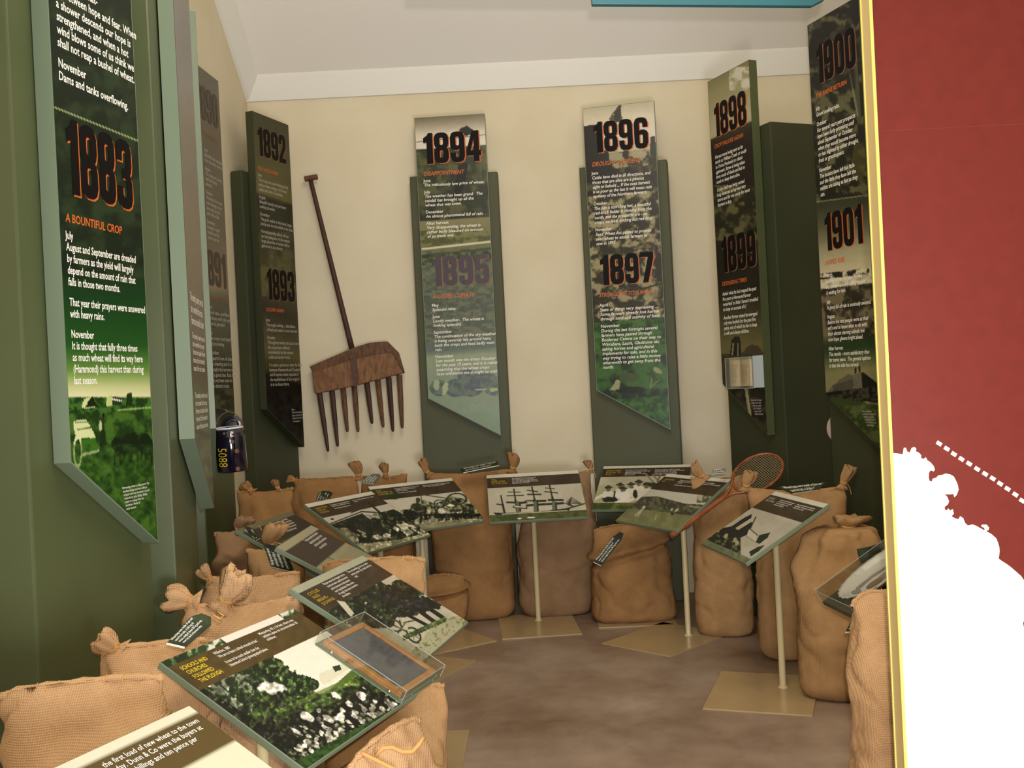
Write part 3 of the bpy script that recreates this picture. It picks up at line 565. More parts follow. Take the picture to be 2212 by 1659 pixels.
coast = [(252, 385), (275, 400), (285, 345), (303, 345), (310, 375), (335, 385), (352, 345), (375, 338), (390, 352), (385, 375), (410, 385), (432, 408), (430, 432), (455, 440), (470, 425), (485, 452), (510, 468), (538, 500), (548, 530), (538, 545), (510, 535), (497, 560), (495, 600), (503, 628), (525, 632), (530, 608), (560, 600), (580, 580), (615, 575), (640, 564), (680, 572), (710, 590), (728, 625), (743, 660), (750, 700), (735, 745), (715, 765), (708, 738), (670, 742), (633, 740), (655, 765), (668, 800), (660, 825), (630, 850), (635, 872), (650, 880), (662, 862), (680, 880), (700, 868), (710, 905), (690, 930), (720, 945), (750, 955), (765, 928), (790, 945), (805, 985), (830, 1008), (870, 998), (905, 1012), (945, 1035), (975, 1050), (972, 1028), (945, 1015), (950, 1000), (990, 1000), (1010, 1025), (1005, 1045), (985, 1055), (1030, 1080), (1070, 1115), (1085, 1150), (1098, 1195), (1100, 1230), (1092, 1290), (1120, 1310), (1160, 1335), (1200, 1365), (1240, 1400), (1285, 1440), (1311, 1480)]
pts = []
for i, (x, y) in enumerate(coast):
    pts.append((1880+x/3.949, 880+y/3.949))
pts += [(2222, 1275), (2217, 1330), (2209, 1345), (2212, 1362), (2230, 1372), (2290, 1400), (2400, 1470), (2560, 1520), (2700, 1700), (2700, 1900)]
L = [plP.loc(*q) for q in pts]; L = [(x, max(z, .02)) for x, z in L]; L[0] = (PX0+.0005+.0036*(L[0][1]-1.2), L[0][1]); L += [(PX0+.0005-.004, .02)]
L = list(reversed(L))
G().prism([(x, z) for x, z in L], 0, .0012, lambda x, y, z: (x, ya-.0002-z, y)).out('land_shape', M_land, root)
g = G()
for x, y in ((585, 308), (650, 352), (711, 398), (775, 440), (841, 480), (909, 525), (977, 567), (1042, 606), (1105, 650), (1168, 694), (1235, 743), (1292, 795)):
    cx, cz = plP.loc(1880+x/3.949, 880+y/3.949); a = -.62; c_, s_ = math.cos(a), math.sin(a); hw, hh = .0052, .0036
    g.prism([(cx+c_*p-s_*q, cz+s_*p+c_*q) for p, q in ((-hw, -hh), (hw, -hh), (hw, hh), (-hw, hh))], 0, .0012, lambda x, y, z: (x, ya-.0002-z, y))
g.out('dotted_line', M_white, root)

# ------------------------------------------------------------------ hanging teal board near the ceiling
plT = Plane((0, 2.64, 0), (1, 0, 0), (0, 0, 1)); q = [plT.loc(u, v) for u, v in ((880, -14), (1277, -12), (1279, 9), (1755, 12), (1782, -2), (1790, -34), (880, -34))]
o = bevel(G().prism(q, 0, .02, lambda x, y, z: (x, 2.66-z, y)).out('hanging_teal_board', M_teal, origin=(.3, 2.65, 2.3)), .002)
tag(o, 'teal painted board hanging overhead at the top of the room', 'sign')
for i, x in enumerate((-.15, .75)):
    G().tube([(x, 2.65, 2.36), (x, 2.65, 5.0)], .002, 6).out('hanging_wire', M_wire, o)

# ------------------------------------------------------------------ lecterns
LW, LH = .511, .41
def lectern(key, c, yaw, tilt, label, paint, nx, ny, pole=None, base=None, byaw=None, group='reading boards on cream poles', mt=None):
    X = Vector((math.cos(yaw), math.sin(yaw), 0)); Y = Vector((-math.sin(yaw)*math.cos(tilt), math.cos(yaw)*math.cos(tilt), math.sin(tilt)))
    c = Vector(c); pl = Plane(c-X*LW/2-Y*LH/2, X, Y); pole = pole or (c.x, c.y)
    root = thing('lectern', label, 'lectern', (pole[0], pole[1], 0), group)
    b = bevel(G().box(0, LW, 0, LH, -.016, 0, pl.at).out('board', M_board, root), .002)
    printed(pl, [(.002, .002), (LW-.002, .002), (LW-.002, LH-.002), (.002, LH-.002)], nx, ny, paint, b, 'print', m=M_print_m)
    t = (Vector((pole[0], pole[1], 0))-pl.o).dot(Vector((pl.N.x, pl.N.y, 0))); zt = pl.o.z-t/pl.N.z-.012
    G().tube([(pole[0], pole[1], .006), (pole[0], pole[1], zt-.004)], .0135, 20).out('pole', M_cream, root, smooth=False)
    by = yaw if byaw is None else byaw; bc = Vector((base[0], base[1], 0)) if base else Vector((pole[0], pole[1], 0))-Vector((-math.sin(by), math.cos(by), 0))*.12
    bx = Vector((math.cos(by), math.sin(by), 0)); bY = Vector((-math.sin(by), math.cos(by), 0))
    G().box(-.205, .205, -.25, .25, 0, .006, lambda x, y, z: bc+bx*x+bY*y+Vector((0, 0, z))).out('base_plate', M_plate, root)
    G().lathe([(.02, .006), (.02, .010), (.0135, .014)], (pole[0], pole[1], 0), 20).out('pole_collar', M_cream, root)
    G().box(-.05, .05, -.04, .04, -.022, -.016, lambda x, y, z: pl.at(x+(Vector((pole[0], pole[1], zt))-pl.o).dot(pl.X), y+(Vector((pole[0], pole[1], zt))-pl.o).dot(pl.Y), z)).out('mounting_plate', M_cream, root)
    return root, b, pl
BR, PHOTO = (62, 50, 34), (196, 190, 168)
def band(k, pl_top=.94, lo=.70):             # pale margin, brown title band, photograph below
    y = k.ly/LH; k.fill((196, 190, 168)); k.mix(y > pl_top, (206, 202, 184)); k.mix((y < pl_top) & (y > lo), BR); k.mott((y < pl_top) & (y > lo), (54, 44, 30), (66, 54, 38), 12, .5, 4, 2, .7); return y
def head(pl, b, title, c1, c2, y0=.90, sz=.022, ttl=(.05, .22), x1=(.27, .55), x2=(.60, .93), gold=None):
    n1 = max(2, len(title)); p = sz*LH*1.9
    lettering(pl, title, LW*ttl[0], LH*y0-p*.8, LW*ttl[0], LH*y0-p*.8-p*(len(title)-1 if len(title) > 1 else 1), LW*ttl[1], b, m=gold or M_yellow, italic=0, bold=.02, name='title')
    for tx, (a, z) in ((c1, x1), (c2, x2)):
        if tx:
            ps = LH*.0275
            lettering(pl, tx, LW*a, LH*y0-ps*.7, LW*a, LH*y0-ps*.7-ps*(len([q for q in tx if q])-1+.6*tx.count('') or 1), LW*z, b, italic=0, bold=.006, name='caption')
M_gold = mat('gold_ink', (170, 140, 40), .5)
def skyline(k, pts): return k.Y > np.interp(k.X, [p[0] for p in pts], [p[1] for p in pts])

def pL1(k): y = band(k, .94, .72); k.mix(y < .72, (196, 194, 168)); k.mix(y > .94, (198, 196, 172)); k.mix((y < .94) & (y > .72), (80, 64, 28)); k.ell(-50, 1900, 60, 40, (90, 80, 60))
r, b, pl = lectern('L1', (-.527, 1.437, .67), 1.167, .49, 'foreground reading board with cream picture area at bottom left corner', pL1, 60, 50, pole=(-.60, 1.40))
lettering(pl, ['~the first load of new wheat to the town', '~today. Dunn & Co were the buyers at', '~three shillings and ten pence per', "~bushel.'"], .28, LH*.895, .28, LH*.775, .492, b, italic=0, bold=.006, name='caption')
lettering(pl, ['~Wheat was the farmer\'s', '~only crop and bread a staple', '~food of the family.'], .085, LH*.865, .085, LH*.785, .255, b, italic=0, bold=.006, name='caption')

def pL2(k):
    y = k.ly/LH; x = k.lx/LW; X, Y = k.X, k.Y
    k.fill((228, 222, 206)); 
    tree = (y > .945) & ((x < .42) | (x > .86)); k.mott(tree, (40, 62, 26), (206, 206, 190), 16, .56, 7, 2); k.mix((y > .945) & (x > .4) & (x < .86), (226, 218, 206)); k.mott((y > .945) & (x < .18), (26, 44, 18), (110, 130, 80), 12, .55, 6, 3)
    k.mott((y <= .945) & (y > .72), (82, 66, 30), (74, 58, 28), 14, .5, 4, 2)
    ph = y <= .72
    # tree crown left, dark crowd, grass, pale sky
    D = (26, 36, 18); G1 = (58, 80, 34)
    def blob(cx, cy, rx, ry, sc=7, thr=.42, seed=2, ca=D, cb=(96, 118, 62)):
        r_ = ((X-cx)/rx)**2+((Y-cy)/ry)**2; n_ = fb(X, Y, 18, seed); k.mott(ph & (r_+ (n_-.5)*1.3 < 1), ca, cb, sc, .62, 6, seed+3)
    low = skyline(k, [(420, 1480), (500, 1490), (560, 1450), (600, 1440), (640, 1470), (690, 1500), (750, 1475), (800, 1430), (905, 1480)])
    k.mott(ph & low, (24, 30, 16), (70, 92, 38), 16, .55, 5, 4)
    blob(560, 1455, 70, 42); blob(520, 1475, 60, 40, seed=5); blob(640, 1480, 48, 26, seed=7, cb=(90, 124, 60)); blob(500, 1520, 60, 50, seed=8)
    k.ell(480, 1490, 20, 14, (205, 204, 190), .9, .2); k.ell(497, 1520, 16, 16, (200, 200, 180), .8); k.ell(585, 1487, 32, 13, (212, 210, 196), .9, .15, 1.3); k.mott(ph & (X < 545) & (Y > 1455) & (Y < 1545) & (X > 455), (30, 42, 22), (206, 206, 190), 12, .58, 8, 9, .55)
    k.line(502, 1470, 490, 1535, 7, (28, 40, 22)); k.line(500, 1500, 530, 1465, 4, (32, 46, 26)); k.line(500, 1500, 470, 1475, 3, (32, 46, 26))
    k.poly([(690, 1455), (745, 1432), (760, 1442), (700, 1480), (690, 1470)], (206, 204, 180)); k.line(686, 1492, 750, 1452, 3, (214, 214, 190)); k.poly([(718, 1440), (733, 1436), (738, 1446), (724, 1452)], (40, 56, 40)); k.poly([(745, 1460), (768, 1440), (790, 1455), (760, 1480), (700, 1500)], (76, 98, 36)); k.line(620, 1530, 740, 1475, 10, (84, 106, 44), .7)
    # dark crowd and lawn
    cr = ph & (Y > np.interp(X, [430, 560, 660, 760, 880], [1480, 1560, 1545, 1500, 1490])); k.mott(cr, (16, 18, 12), (58, 64, 34), 9, .62, 6, 12)
    rs = np.random.RandomState(4)
    for i in range(190):
        t = rs.rand(); cx = 640+rs.rand()*235; cy = 1618-(cx-640)*.42+rs.randn()*26
        if cy > 1640-(cx-640)*.35: continue
        q_ = .45+.55*rs.rand()
        k.ell(cx, cy, 2+rs.rand()*6, 1.5+rs.rand()*3.5, tuple(c_*q_ for c_ in (212, 208, 186)), .95, .5)
    for cx, cy, rx, ry in ((663, 1548, 16, 9), (710, 1553, 13, 7), (735, 1548, 10, 9), (725, 1502, 12, 6), (780, 1503, 11, 8), (688, 1535, 5, 5), (755, 1520, 8, 6), (640, 1580, 14, 4), (700, 1570, 6, 4)): k.ell(cx, cy, rx, ry, (224, 218, 204), .95, .5)
    lawn = ph & (Y > np.interp(X, [560, 650, 720, 905], [1690, 1640, 1600, 1500])); k.mott(lawn, (24, 44, 14), (48, 78, 28), 8, .5, 4, 14)
    k.detail(ph & low & ~lawn, .75, 7)
    k.grain(5)
r2, b2, pl2 = lectern('L2', (-.533, 2.327, .637), 1.202, .512, 'large near board Schools and Churches Followed the Plough, slate case at its side', pL2, 300, 200, pole=(-.58, 2.16))
lettering(pl2, ['SCHOOLS AND', 'CHURCHES', 'FOLLOWED', 'THE PLOUGH'], .045*LW, .885*LH, .055*LW, .76*LH, .215*LW, b2, m=M_yellow, italic=0, bold=.02, name='title')
lettering(pl2, ["~Willochra, 1887", "~'We are to have a school erected at last.'", '', '~It was to be much smaller than the', '~Hammond School photographed below.'], .27*LW, .895*LH, .27*LW, .775*LH, .56*LW, b2, italic=0, bold=.008, name='caption')
lettering(pl2, ['~Measuring 18 x 16 feet, there was', '~seldom space to accommodate 30', '~children.'], .61*LW, .90*LH, .61*LW, .835*LH, .90*LW, b2, italic=0, bold=.008, name='caption')

def pL3(k):
    y = band(k, .93, .70); ph = y <= .70; X, Y = k.X, k.Y
    k.mix(y > .93, (160, 162, 140)); k.mott(ph, (172, 168, 146), (186, 182, 160), 20, .5, 3, 2)
    def blob(cx, cy, rx, ry, seed=2, cb=(70, 86, 50)):
        r_ = ((X-cx)/rx)**2+((Y-cy)/ry)**2; n_ = fb(X, Y, 12, seed); k.mott(ph & (r_+(n_-.5)*1.5 < 1), (24, 28, 20), cb, 7, .62, 6, seed+3)
    blob(745, 1300, 50, 26); blob(800, 1275, 46, 20, 5); blob(850, 1300, 60, 26, 6, (44, 56, 36)); blob(830, 1320, 90, 14, 8); blob(880, 1270, 34, 24, 7, (60, 80, 44)); blob(720, 1325, 40, 18, 9); blob(905, 1305, 46, 16, 10, (30, 32, 28)); blob(800, 1340, 60, 18, 12)
    k.poly([(727, 1297), (745, 1300), (765, 1325), (757, 1332)], (196, 190, 168)); k.ell(870, 1300, 48, 16, (34, 32, 34), .9, .35)
    for a_ in ((895, 1312, 945, 1348, 8), (915, 1306, 965, 1340, 8), (900, 1325, 942, 1300, 4), (860, 1318, 925, 1352, 6), (925, 1318, 950, 1300, 4)): k.line(*a_, (26, 26, 24))
    k.ring(851, 1351, 18, 11, .16, (60, 64, 48), .5); k.ring(894, 1372, 18, 12, .15, (40, 44, 32), .9); k.line(851, 1351, 894, 1372, 2.4, (70, 72, 54)); k.line(870, 1336, 884, 1368, 2.4, (190, 186, 160)); k.line(876, 1345, 860, 1368, 2, (50, 56, 40)); k.line(872, 1345, 895, 1340, 2.4, (50, 56, 40))
    for i in range(8): k.line(894, 1372, 894+16*math.cos(i*.8), 1372+10*math.sin(i*.8), 1, (90, 92, 70))
    gr = ph & (Y > np.interp(X, [880, 940, 1015], [1420, 1345, 1320])); k.mott(gr, (150, 148, 116), (176, 172, 142), 12, .5, 4, 3); k.mott(gr, (92, 104, 62), (164, 160, 130), 5, .36, 8, 6, .8); k.mott(ph & (abs(Y-(1352+(930-X)*.45)) < 6) & (X > 870) & (X < 965), (48, 66, 30), (90, 104, 60), 6, .5, 6, 7); k.detail(ph & ~gr & (k.C.mean(1) < 130), .5, 6); k.grain(6)
r, b, pl = lectern('L3', (-.405, 2.936, .663), 1.328, .55, 'board with a horse and bicycle photograph, behind the slate case', pL3, 210, 150)
lettering(pl, ['CYCLES', 'AND', 'BREAK-', 'DOWNS'], .05*LW, .875*LH, .05*LW, .755*LH, .20*LW, b, m=M_gold, italic=0, bold=.02, name='title')
lettering(pl, ['~Bicycles were the cheapest way to', '~travel and were used by shearers', '~and by doctors to visit patients', '~over long distances. Many miles', '~of rough track were covered in', '~all weathers.'], .28*LW, .90*LH, .28*LW, .735*LH, .57*LW, b, italic=0, bold=.004, name='caption')
lettering(pl, ['~The travelling circus came', '~every year by road and by', '~rail.'], .62*LW, .90*LH, .62*LW, .835*LH, .93*LW, b, italic=0, bold=.004, name='caption')

def pL4(k):
    y = band(k, .93, .70); ph = y <= .70; X, Y = k.X, k.Y
    k.mix(ph, (190, 184, 168))
    lo = ph & skyline(k, [(640, 1150), (715, 1135), (780, 1112), (790, 1113), (850, 1100), (940, 1140)]); k.mott(lo, (22, 26, 16), (92, 100, 62), 8, .58, 6, 3)
    k.poly([(716, 1134), (780, 1110), (812, 1120), (850, 1160), (735, 1158)], (34, 36, 26)); k.line(716, 1134, 783, 1110, 2, (36, 34, 26)); k.line(714, 1131, 782, 1105, 2, (60, 56, 44)); k.line(780, 1105, 830, 1108, 2, (40, 40, 30)); k.line(758, 1108, 776, 1101, 1.5, (40, 40, 30)); k.ell(718, 1121, 4, 2, (40, 50, 30))
    k.line(795, 1085, 868, 1148, 3.5, (34, 36, 26)); k.poly([(788, 1113), (815, 1107), (822, 1120), (800, 1122)], (150, 146, 124)); k.ell(810, 1128, 13, 9, (24, 24, 18))
    rs = np.random.RandomState(3)
    for i in range(26):
        cx = 850+rs.rand()*60; cy = 1128+rs.rand()*24; k.line(cx, cy, cx+8, cy+5, 3, (186, 180, 156))
    for i in range(10): cx = 745+rs.rand()*60; cy = 1145+rs.rand()*18; k.ell(cx, cy, 4+4*rs.rand(), 2, (160, 154, 126), .8, .5)
    k.ell(815, 1160, 12, 5, (176, 168, 144), 1, .2); k.ell(836, 1157, 9, 5, (176, 168, 144)); k.ell(760, 1125, 2, 2, (40, 40, 30))
    gr = ph & (Y > np.interp(X, [760, 790, 860, 935], [1172, 1174, 1166, 1148])); k.mott(gr, (158, 152, 124), (142, 142, 106), 9, .5, 4, 5); k.mott(ph & (X < 775) & (Y > 1140) & (X < 700+(Y-1090)*1.0), (92, 92, 66), (140, 136, 104), 6, .5, 5, 7); k.detail(lo, .6, 5); k.grain(6)
r, b, pl = lectern('L4', (-.711, 4.741, .687), 1.066, .543, 'board with a shed and crowd photograph, overlapping the wagon board', pL4, 160, 110, pole=(-.66, 4.70))
head(pl, b, ['HARD WORK', 'FOR THE', 'SCHOOLS'], ['~The school was opened in the hall and', '~the farmers gave their labour freely', '', '~for the building of a stone room.'], ['~It served the district for many', '~years.'], gold=M_gold)

def pL5(k):
    y = band(k, .93, .68); ph = y <= .68; X, Y = k.X, k.Y; k.mix(ph, (192, 186, 166))
    lo = ph & skyline(k, [(790, 1118), (868, 1102), (890, 1098), (900, 1085), (915, 1080), (940, 1088), (975, 1072), (1005, 1078), (1060, 1112)]); k.mott(lo & (Y < 1128), (34, 38, 26), (140, 138, 106), 6, .5, 6, 3)
    k.ell(903, 1080, 5, 6, (54, 60, 38)); k.ell(902, 1095, 14, 9, (48, 54, 32)); k.ell(885, 1112, 18, 12, (26, 28, 22)); k.ell(955, 1104, 10, 7, (196, 190, 168)); k.ell(972, 1094, 11, 5, (180, 174, 146)); k.ell(850, 1070, 16, 9, (40, 50, 28)); k.ell(838, 1066, 18, 8, (44, 54, 32))
    k.line(909, 1068, 911, 1086, 1.5, (60, 64, 44)); k.line(909, 1068, 975, 1078, 1.5, (60, 64, 44)); k.ring(987, 1078, 20, 12, .12, (60, 62, 44)); k.ring(975, 1088, 14, 8, .14, (60, 62, 44)); k.ring(950, 1088, 12, 8, .14, (60, 62, 44)); k.line(880, 1114, 1020, 1110, 3, (24, 24, 18)); k.line(940, 1116, 1042, 1112, 6, (22, 22, 16))
    for x_ in (912, 922, 958, 972, 990): k.line(x_, 1112, x_-5, 1134, 4, (26, 26, 20)); k.line(x_+5, 1112, x_+8, 1130, 3, (26, 26, 20))
    k.ring(1010, 1112, 12, 8, .2, (28, 30, 20)); k.ell(930, 1126, 14, 5, (150, 144, 118)); k.mott(ph & (Y > 1128-(X-900)*.06) & (y < .12), (120, 118, 84), (150, 146, 116), 7, .5, 4, 5); k.detail(lo & (Y < 1128), .6, 5); k.grain(6)
r, b, pl = lectern('L5', (-.486, 5.294, .687), .571, .539, 'board with a horse drawn wagon photograph, left of the ship board', pL5, 150, 110, pole=(-.515, 5.245))
head(pl, b, ['THE', 'HARVEST IS', 'CARTED IN'], ['~The bags of wheat were carted to the', '~railway by wagons and teams of', '~horses or bullocks.', '', '~The wagons were loaded high.'], ['~Some carried more than a hundred bags', '~over rough roads to the station.'], gold=M_gold)

def pL6(k):
    y = band(k, .92, .70); ph = y <= .70; X, Y = k.X, k.Y; k.mott(ph, (186, 180, 158), (176, 170, 150), 30, .5, 3, 2)
    D = (44, 44, 34)
    for x0, y0, x1, y1 in ((1082, 1071, 1090, 1109), (1110, 1057, 1117, 1105), (1149, 1052, 1160, 1104), (1187, 1048, 1199, 1100)): k.line(x0, y0, x1, y1, 2.6, D); k.line((x0+x1)/2, (y0+y1)/2, x1, y1, 4, D)
    for x0, y0, x1, y1, w_ in ((1098, 1063, 1124, 1063, 1.2), (1095, 1071, 1131, 1070, 1.4), (1139, 1059, 1161, 1062, 1.8), (1140, 1068, 1168, 1068, 2.6), (1178, 1054, 1198, 1056, 1.2), (1177, 1062, 1205, 1065, 1.6), (1073, 1089, 1088, 1091, 1.6), (1095, 1085, 1120, 1086, 3), (1118, 1087, 1138, 1085, 4), (1136, 1083, 1178, 1082, 4), (1185, 1080, 1216, 1080, 3.5), (1110, 1095, 1137, 1097, 4), (1138, 1092, 1178, 1089, 4), (1182, 1089, 1217, 1087, 4)): k.line(x0, y0, x1, y1, w_, D)
    for cx in (1118, 1156, 1196): k.line(cx, 1086, cx+1, 1104, 7, (96, 104, 82)); k.line(cx+5, 1086, cx+6, 1104, 3, D)
    k.line(1112, 1094, 1135, 1096, 2, (200, 194, 172)); k.line(1150, 1084, 1138, 1084, 1.5, (190, 186, 160))
    k.poly([(1066, 1107), (1090, 1108), (1150, 1106), (1200, 1101), (1228, 1097), (1234, 1095), (1228, 1104), (1180, 1108), (1110, 1113), (1072, 1114)], (40, 38, 32)); k.line(1085, 1111, 1225, 1103, 1.8, (186, 180, 160)); k.line(1228, 1098, 1263, 1088, 2.2, D)
    for i in range(4): k.line(1232-3*i+6, 1096-i*1-2, 1222+4*i, 1087-4*i, 2.5, (60, 60, 46)); k.line(1222+4*i, 1087-4*i, 1258, 1089, 1.4, (90, 90, 72))
    k.mott(ph & (y < .14), (84, 88, 48), (62, 70, 38), 10, .5, 5, 5); k.mix(ph & (y < .14) & (y > .11) & (X > 1230), (60, 76, 36)); k.ell(1122, 1120, 6, 1.6, (220, 214, 196)); k.ell(1147, 1118, 8, 1.6, (220, 214, 196)); k.grain(5)
r, b, pl = lectern('L6', (.096, 5.308, .701), .047, .545, 'board with a four masted sailing ship photograph in the centre', pL6, 210, 130, pole=(.080, 5.43), base=(.075, 5.335), byaw=.06)
head(pl, b, ['TALL', 'SHIPS CAME', 'TO THE GULF'], ['~The golden grain was carried across the', '~sea in sailing ships that loaded at the', '~ports of the gulf. The voyage home took', '~more than one hundred days and the ships', '~raced each other to market.'], None, gold=M_gold)

def pL7(k):
    y = band(k, .94, .74); ph = y <= .74; X, Y = k.X, k.Y; k.mott(ph, (190, 184, 162), (172, 166, 140), 30, .5, 3, 2); k.mix((ph & (Y > 1048))*.6, (160, 156, 116))
    k.line(1395, 1024, 1412, 1042, 3, (130, 124, 96)); k.line(1410, 1026, 1425, 1042, 3, (130, 124, 96)); k.line(1428, 1024, 1420, 1040, 3, (110, 104, 80)); k.ell(1408, 1046, 12, 4, (56, 66, 36))
    for cx, cy in ((1314, 1056), (1340, 1050), (1363, 1049), (1346, 1058), (1396, 1049), (1376, 1057), (1380, 1044), (1410, 1052)):
        k.ell(cx, cy+14, 14, 11, (212, 208, 190)); k.ell(cx, cy+1, 5, 5, (110, 98, 78)); k.ell(cx, cy-3, 9, 2.6, (46, 50, 34)); k.ell(cx, cy-5, 5, 3, (60, 62, 40))
    k.ell(1346, 1072, 16, 12, (222, 218, 204)); k.line(1285, 1078, 1310, 1066, 6, (214, 210, 194)); k.line(1330, 1082, 1348, 1086, 6, (222, 218, 204)); k.line(1348, 1086, 1368, 1078, 6, (222, 218, 204)); k.ell(1318, 1079, 20, 6, (38, 34, 30)); k.ell(1372, 1068, 5, 10, (50, 46, 36)); k.line(1328, 1062, 1326, 1078, 3, (50, 46, 36)); k.line(1282, 1084, 1300, 1074, 2, (190, 180, 140))
    k.mott(ph & (Y > 1086), (56, 70, 32), (100, 104, 50), 7, .5, 4, 5); k.grain(6)
r, b, pl = lectern('L7', (.698, 5.552, .691), -.312, .531, 'board with seated cricketers in white, partly hidden by the next board', pL7, 150, 110, pole=(.69, 5.60), base=(.60, 5.45), byaw=-.02)
head(pl, b, ['SPORT WAS', 'FOR ALL TO', 'PLAY'], ['~Every district had its cricket team', '~and matches were played on Saturdays', '~against the towns nearby.', '~Players wore white and brought', '~their own lunch.'], ['~Tennis, football and rifle shooting', '~were also popular. The men and women', '~travelled many miles by buggy', '~or by train to play, and the day', '~ended with a dance in the hall.'], gold=M_gold)

def pL8(k):
    y = band(k, .93, .66); ph = y <= .66; X, Y = k.X, k.Y; k.mix(ph, (188, 184, 168))
    lo = ph & skyline(k, [(1330, 1090), (1385, 1073), (1420, 1072), (1450, 1080), (1480, 1088), (1520, 1090), (1560, 1085)]); k.mott(lo, (58, 56, 46), (92, 96, 66), 6, .55, 5, 3)
    gr = ph & (Y > np.interp(X, [1350, 1400, 1480, 1520], [1098, 1102, 1112, 1116])); k.mott(gr, (122, 122, 80), (106, 108, 70), 12, .5, 3, 5); k.mott(ph & (X > 1505) & (Y < 1086), (80, 82, 56), (176, 172, 152), 7, .5, 6, 6)
    k.line(1391, 1097, 1372, 1114, 2.5, (176, 170, 136)); k.line(1391, 1097, 1378, 1115, 2, (170, 166, 132)); k.ell(1391, 1096, 3, 3, (196, 190, 160)); k.line(1418, 1112, 1415, 1122, 1.4, (160, 156, 120)); k.line(1450, 1102, 1452, 1099, 2.5, (190, 184, 160)); k.line(1460, 1104, 1464, 1100, 3, (190, 184, 160)); k.line(1490, 1094, 1530, 1098, 2, (150, 146, 110)); k.ell(1452, 1110, 3, 3, (30, 30, 24)); k.grain(6)
r, b, pl = lectern('L8', (.773, 5.011, .674), -1.08, .548, 'board with a green playing field photograph under the tennis racket', pL8, 160, 120, pole=(.815, 4.955), base=(.70, 4.93), byaw=-.78)
head(pl, b, ['A SPORTING', 'LIFE'], ['~Tennis was played by most families in', '~the district on courts of rolled earth', '~and ashes.', '', '~Rackets were made of wood and strung'], ['~and weekly', '~games were played.'], x1=(.30, .66), x2=(.70, .95), gold=M_gold)

def pL9(k):
    y = band(k, .93, .68); ph = y <= .68; X, Y = k.X, k.Y; k.mott(ph, (180, 174, 158), (170, 165, 148), 24, .5, 3, 2)
    k.mott(ph & skyline(k, [(1510, 1168), (1545, 1150), (1575, 1148), (1600, 1150), (1632, 1160), (1640, 1172), (1620, 1195), (1600, 1210)]), (26, 28, 20), (96, 98, 66), 6, .58, 6, 3)
    k.poly([(1553, 1142), (1580, 1137), (1608, 1118), (1625, 1110), (1622, 1122), (1625, 1130), (1632, 1115), (1634, 1117), (1622, 1142), (1615, 1155), (1590, 1165), (1555, 1160)], (30, 28, 26))
    k.poly([(1588, 1141), (1621, 1120), (1625, 1126), (1595, 1145)], (176, 170, 148)); k.poly([(1618, 1143), (1634, 1157), (1631, 1170), (1613, 1157)], (190, 184, 168)); k.line(1620, 1142, 1636, 1156, 2.2, (84, 78, 62)); k.line(1612, 1158, 1630, 1170, 2.2, (150, 144, 112))
    k.poly([(1632, 1172), (1640, 1156), (1664, 1150), (1658, 1162), (1640, 1175)], (36, 38, 28)); k.poly([(1618, 1192), (1636, 1182), (1652, 1177), (1640, 1190), (1622, 1202)], (36, 38, 28))
    for cx, cy in ((1587, 1167), (1592, 1172), (1612, 1174), (1568, 1158)): k.ell(cx, cy, 4, 6, (170, 164, 124), .9, .6)
    k.mott(ph & (y < .07), (112, 118, 88), (92, 100, 72), 8, .5, 4, 5); k.grain(6)
r, b, pl = lectern('L9', (1.004, 4.124, .666), -1.423, .526, 'board with a stone church ruin photograph on the right side', pL9, 170, 130, pole=(1.045, 4.07), base=(.955, 4.03), byaw=-.35)
head(pl, b, ['CHURCH', 'AND CHAPEL'], ['~Services were held at first in homes', '~and barns until a church was built', '~by the people with local stone.', '~it was opened debt free.'], ['~As people left the land the', '~buildings fell empty and the', '~roofs were sold.'], gold=M_dimw)

def pM1(k):
    y = band(k, .93, .66); k.mix(y > .93, (104, 100, 72)); k.mix((y < .93) & (y > .66), (54, 42, 32)); k.mott(y < .66, (92, 88, 54), (74, 72, 42), 14, .5, 4, 3); k.mott((y < .12), (84, 84, 52), (130, 124, 90), 6, .5, 5, 4); k.ell(624, 1156, 8, 4, (44, 50, 28))
r, b, pl = lectern('M1', (-.86, 4.022, .695), 1.385, .524, 'dull olive board tucked behind the pale board among left sacks', pM1, 90, 70, pole=(-.80, 4.05))
lettering(pl, ['~Water was the first need of every', '~farm and wells and tanks were dug', '~by hand in the hard ground before', '~the summer came. Women and', '~children carried the water'], .45*LW, .90*LH, .45*LW, .74*LH, .80*LW, b, italic=0, bold=.004, name='caption')
def pM2(k):
    y = band(k, .92, .64); k.mix(y > .92, (158, 152, 124)); k.mott(y < .64, (152, 146, 118), (140, 136, 108), 18, .5, 3, 3); k.line(705, 1202, 731, 1214, 1.5, (90, 86, 66)); k.mix((y < .92) & (y > .64), (62, 50, 40))
r, b, pl = lectern('M2', (-.624, 3.551, .698), 1.545, .515, 'pale grey sepia board with brown band, between leaning sacks at left', pM2, 90, 70, pole=(-.60, 3.56))
lettering(pl, ['~The plain was treeless and the settlers', '~walked behind the plough from dawn', '~until dark to break the new land and', '~sow the seed by hand'], .48*LW, .88*LH, .48*LW, .74*LH, .86*LW, b, italic=0, bold=.004, name='caption')

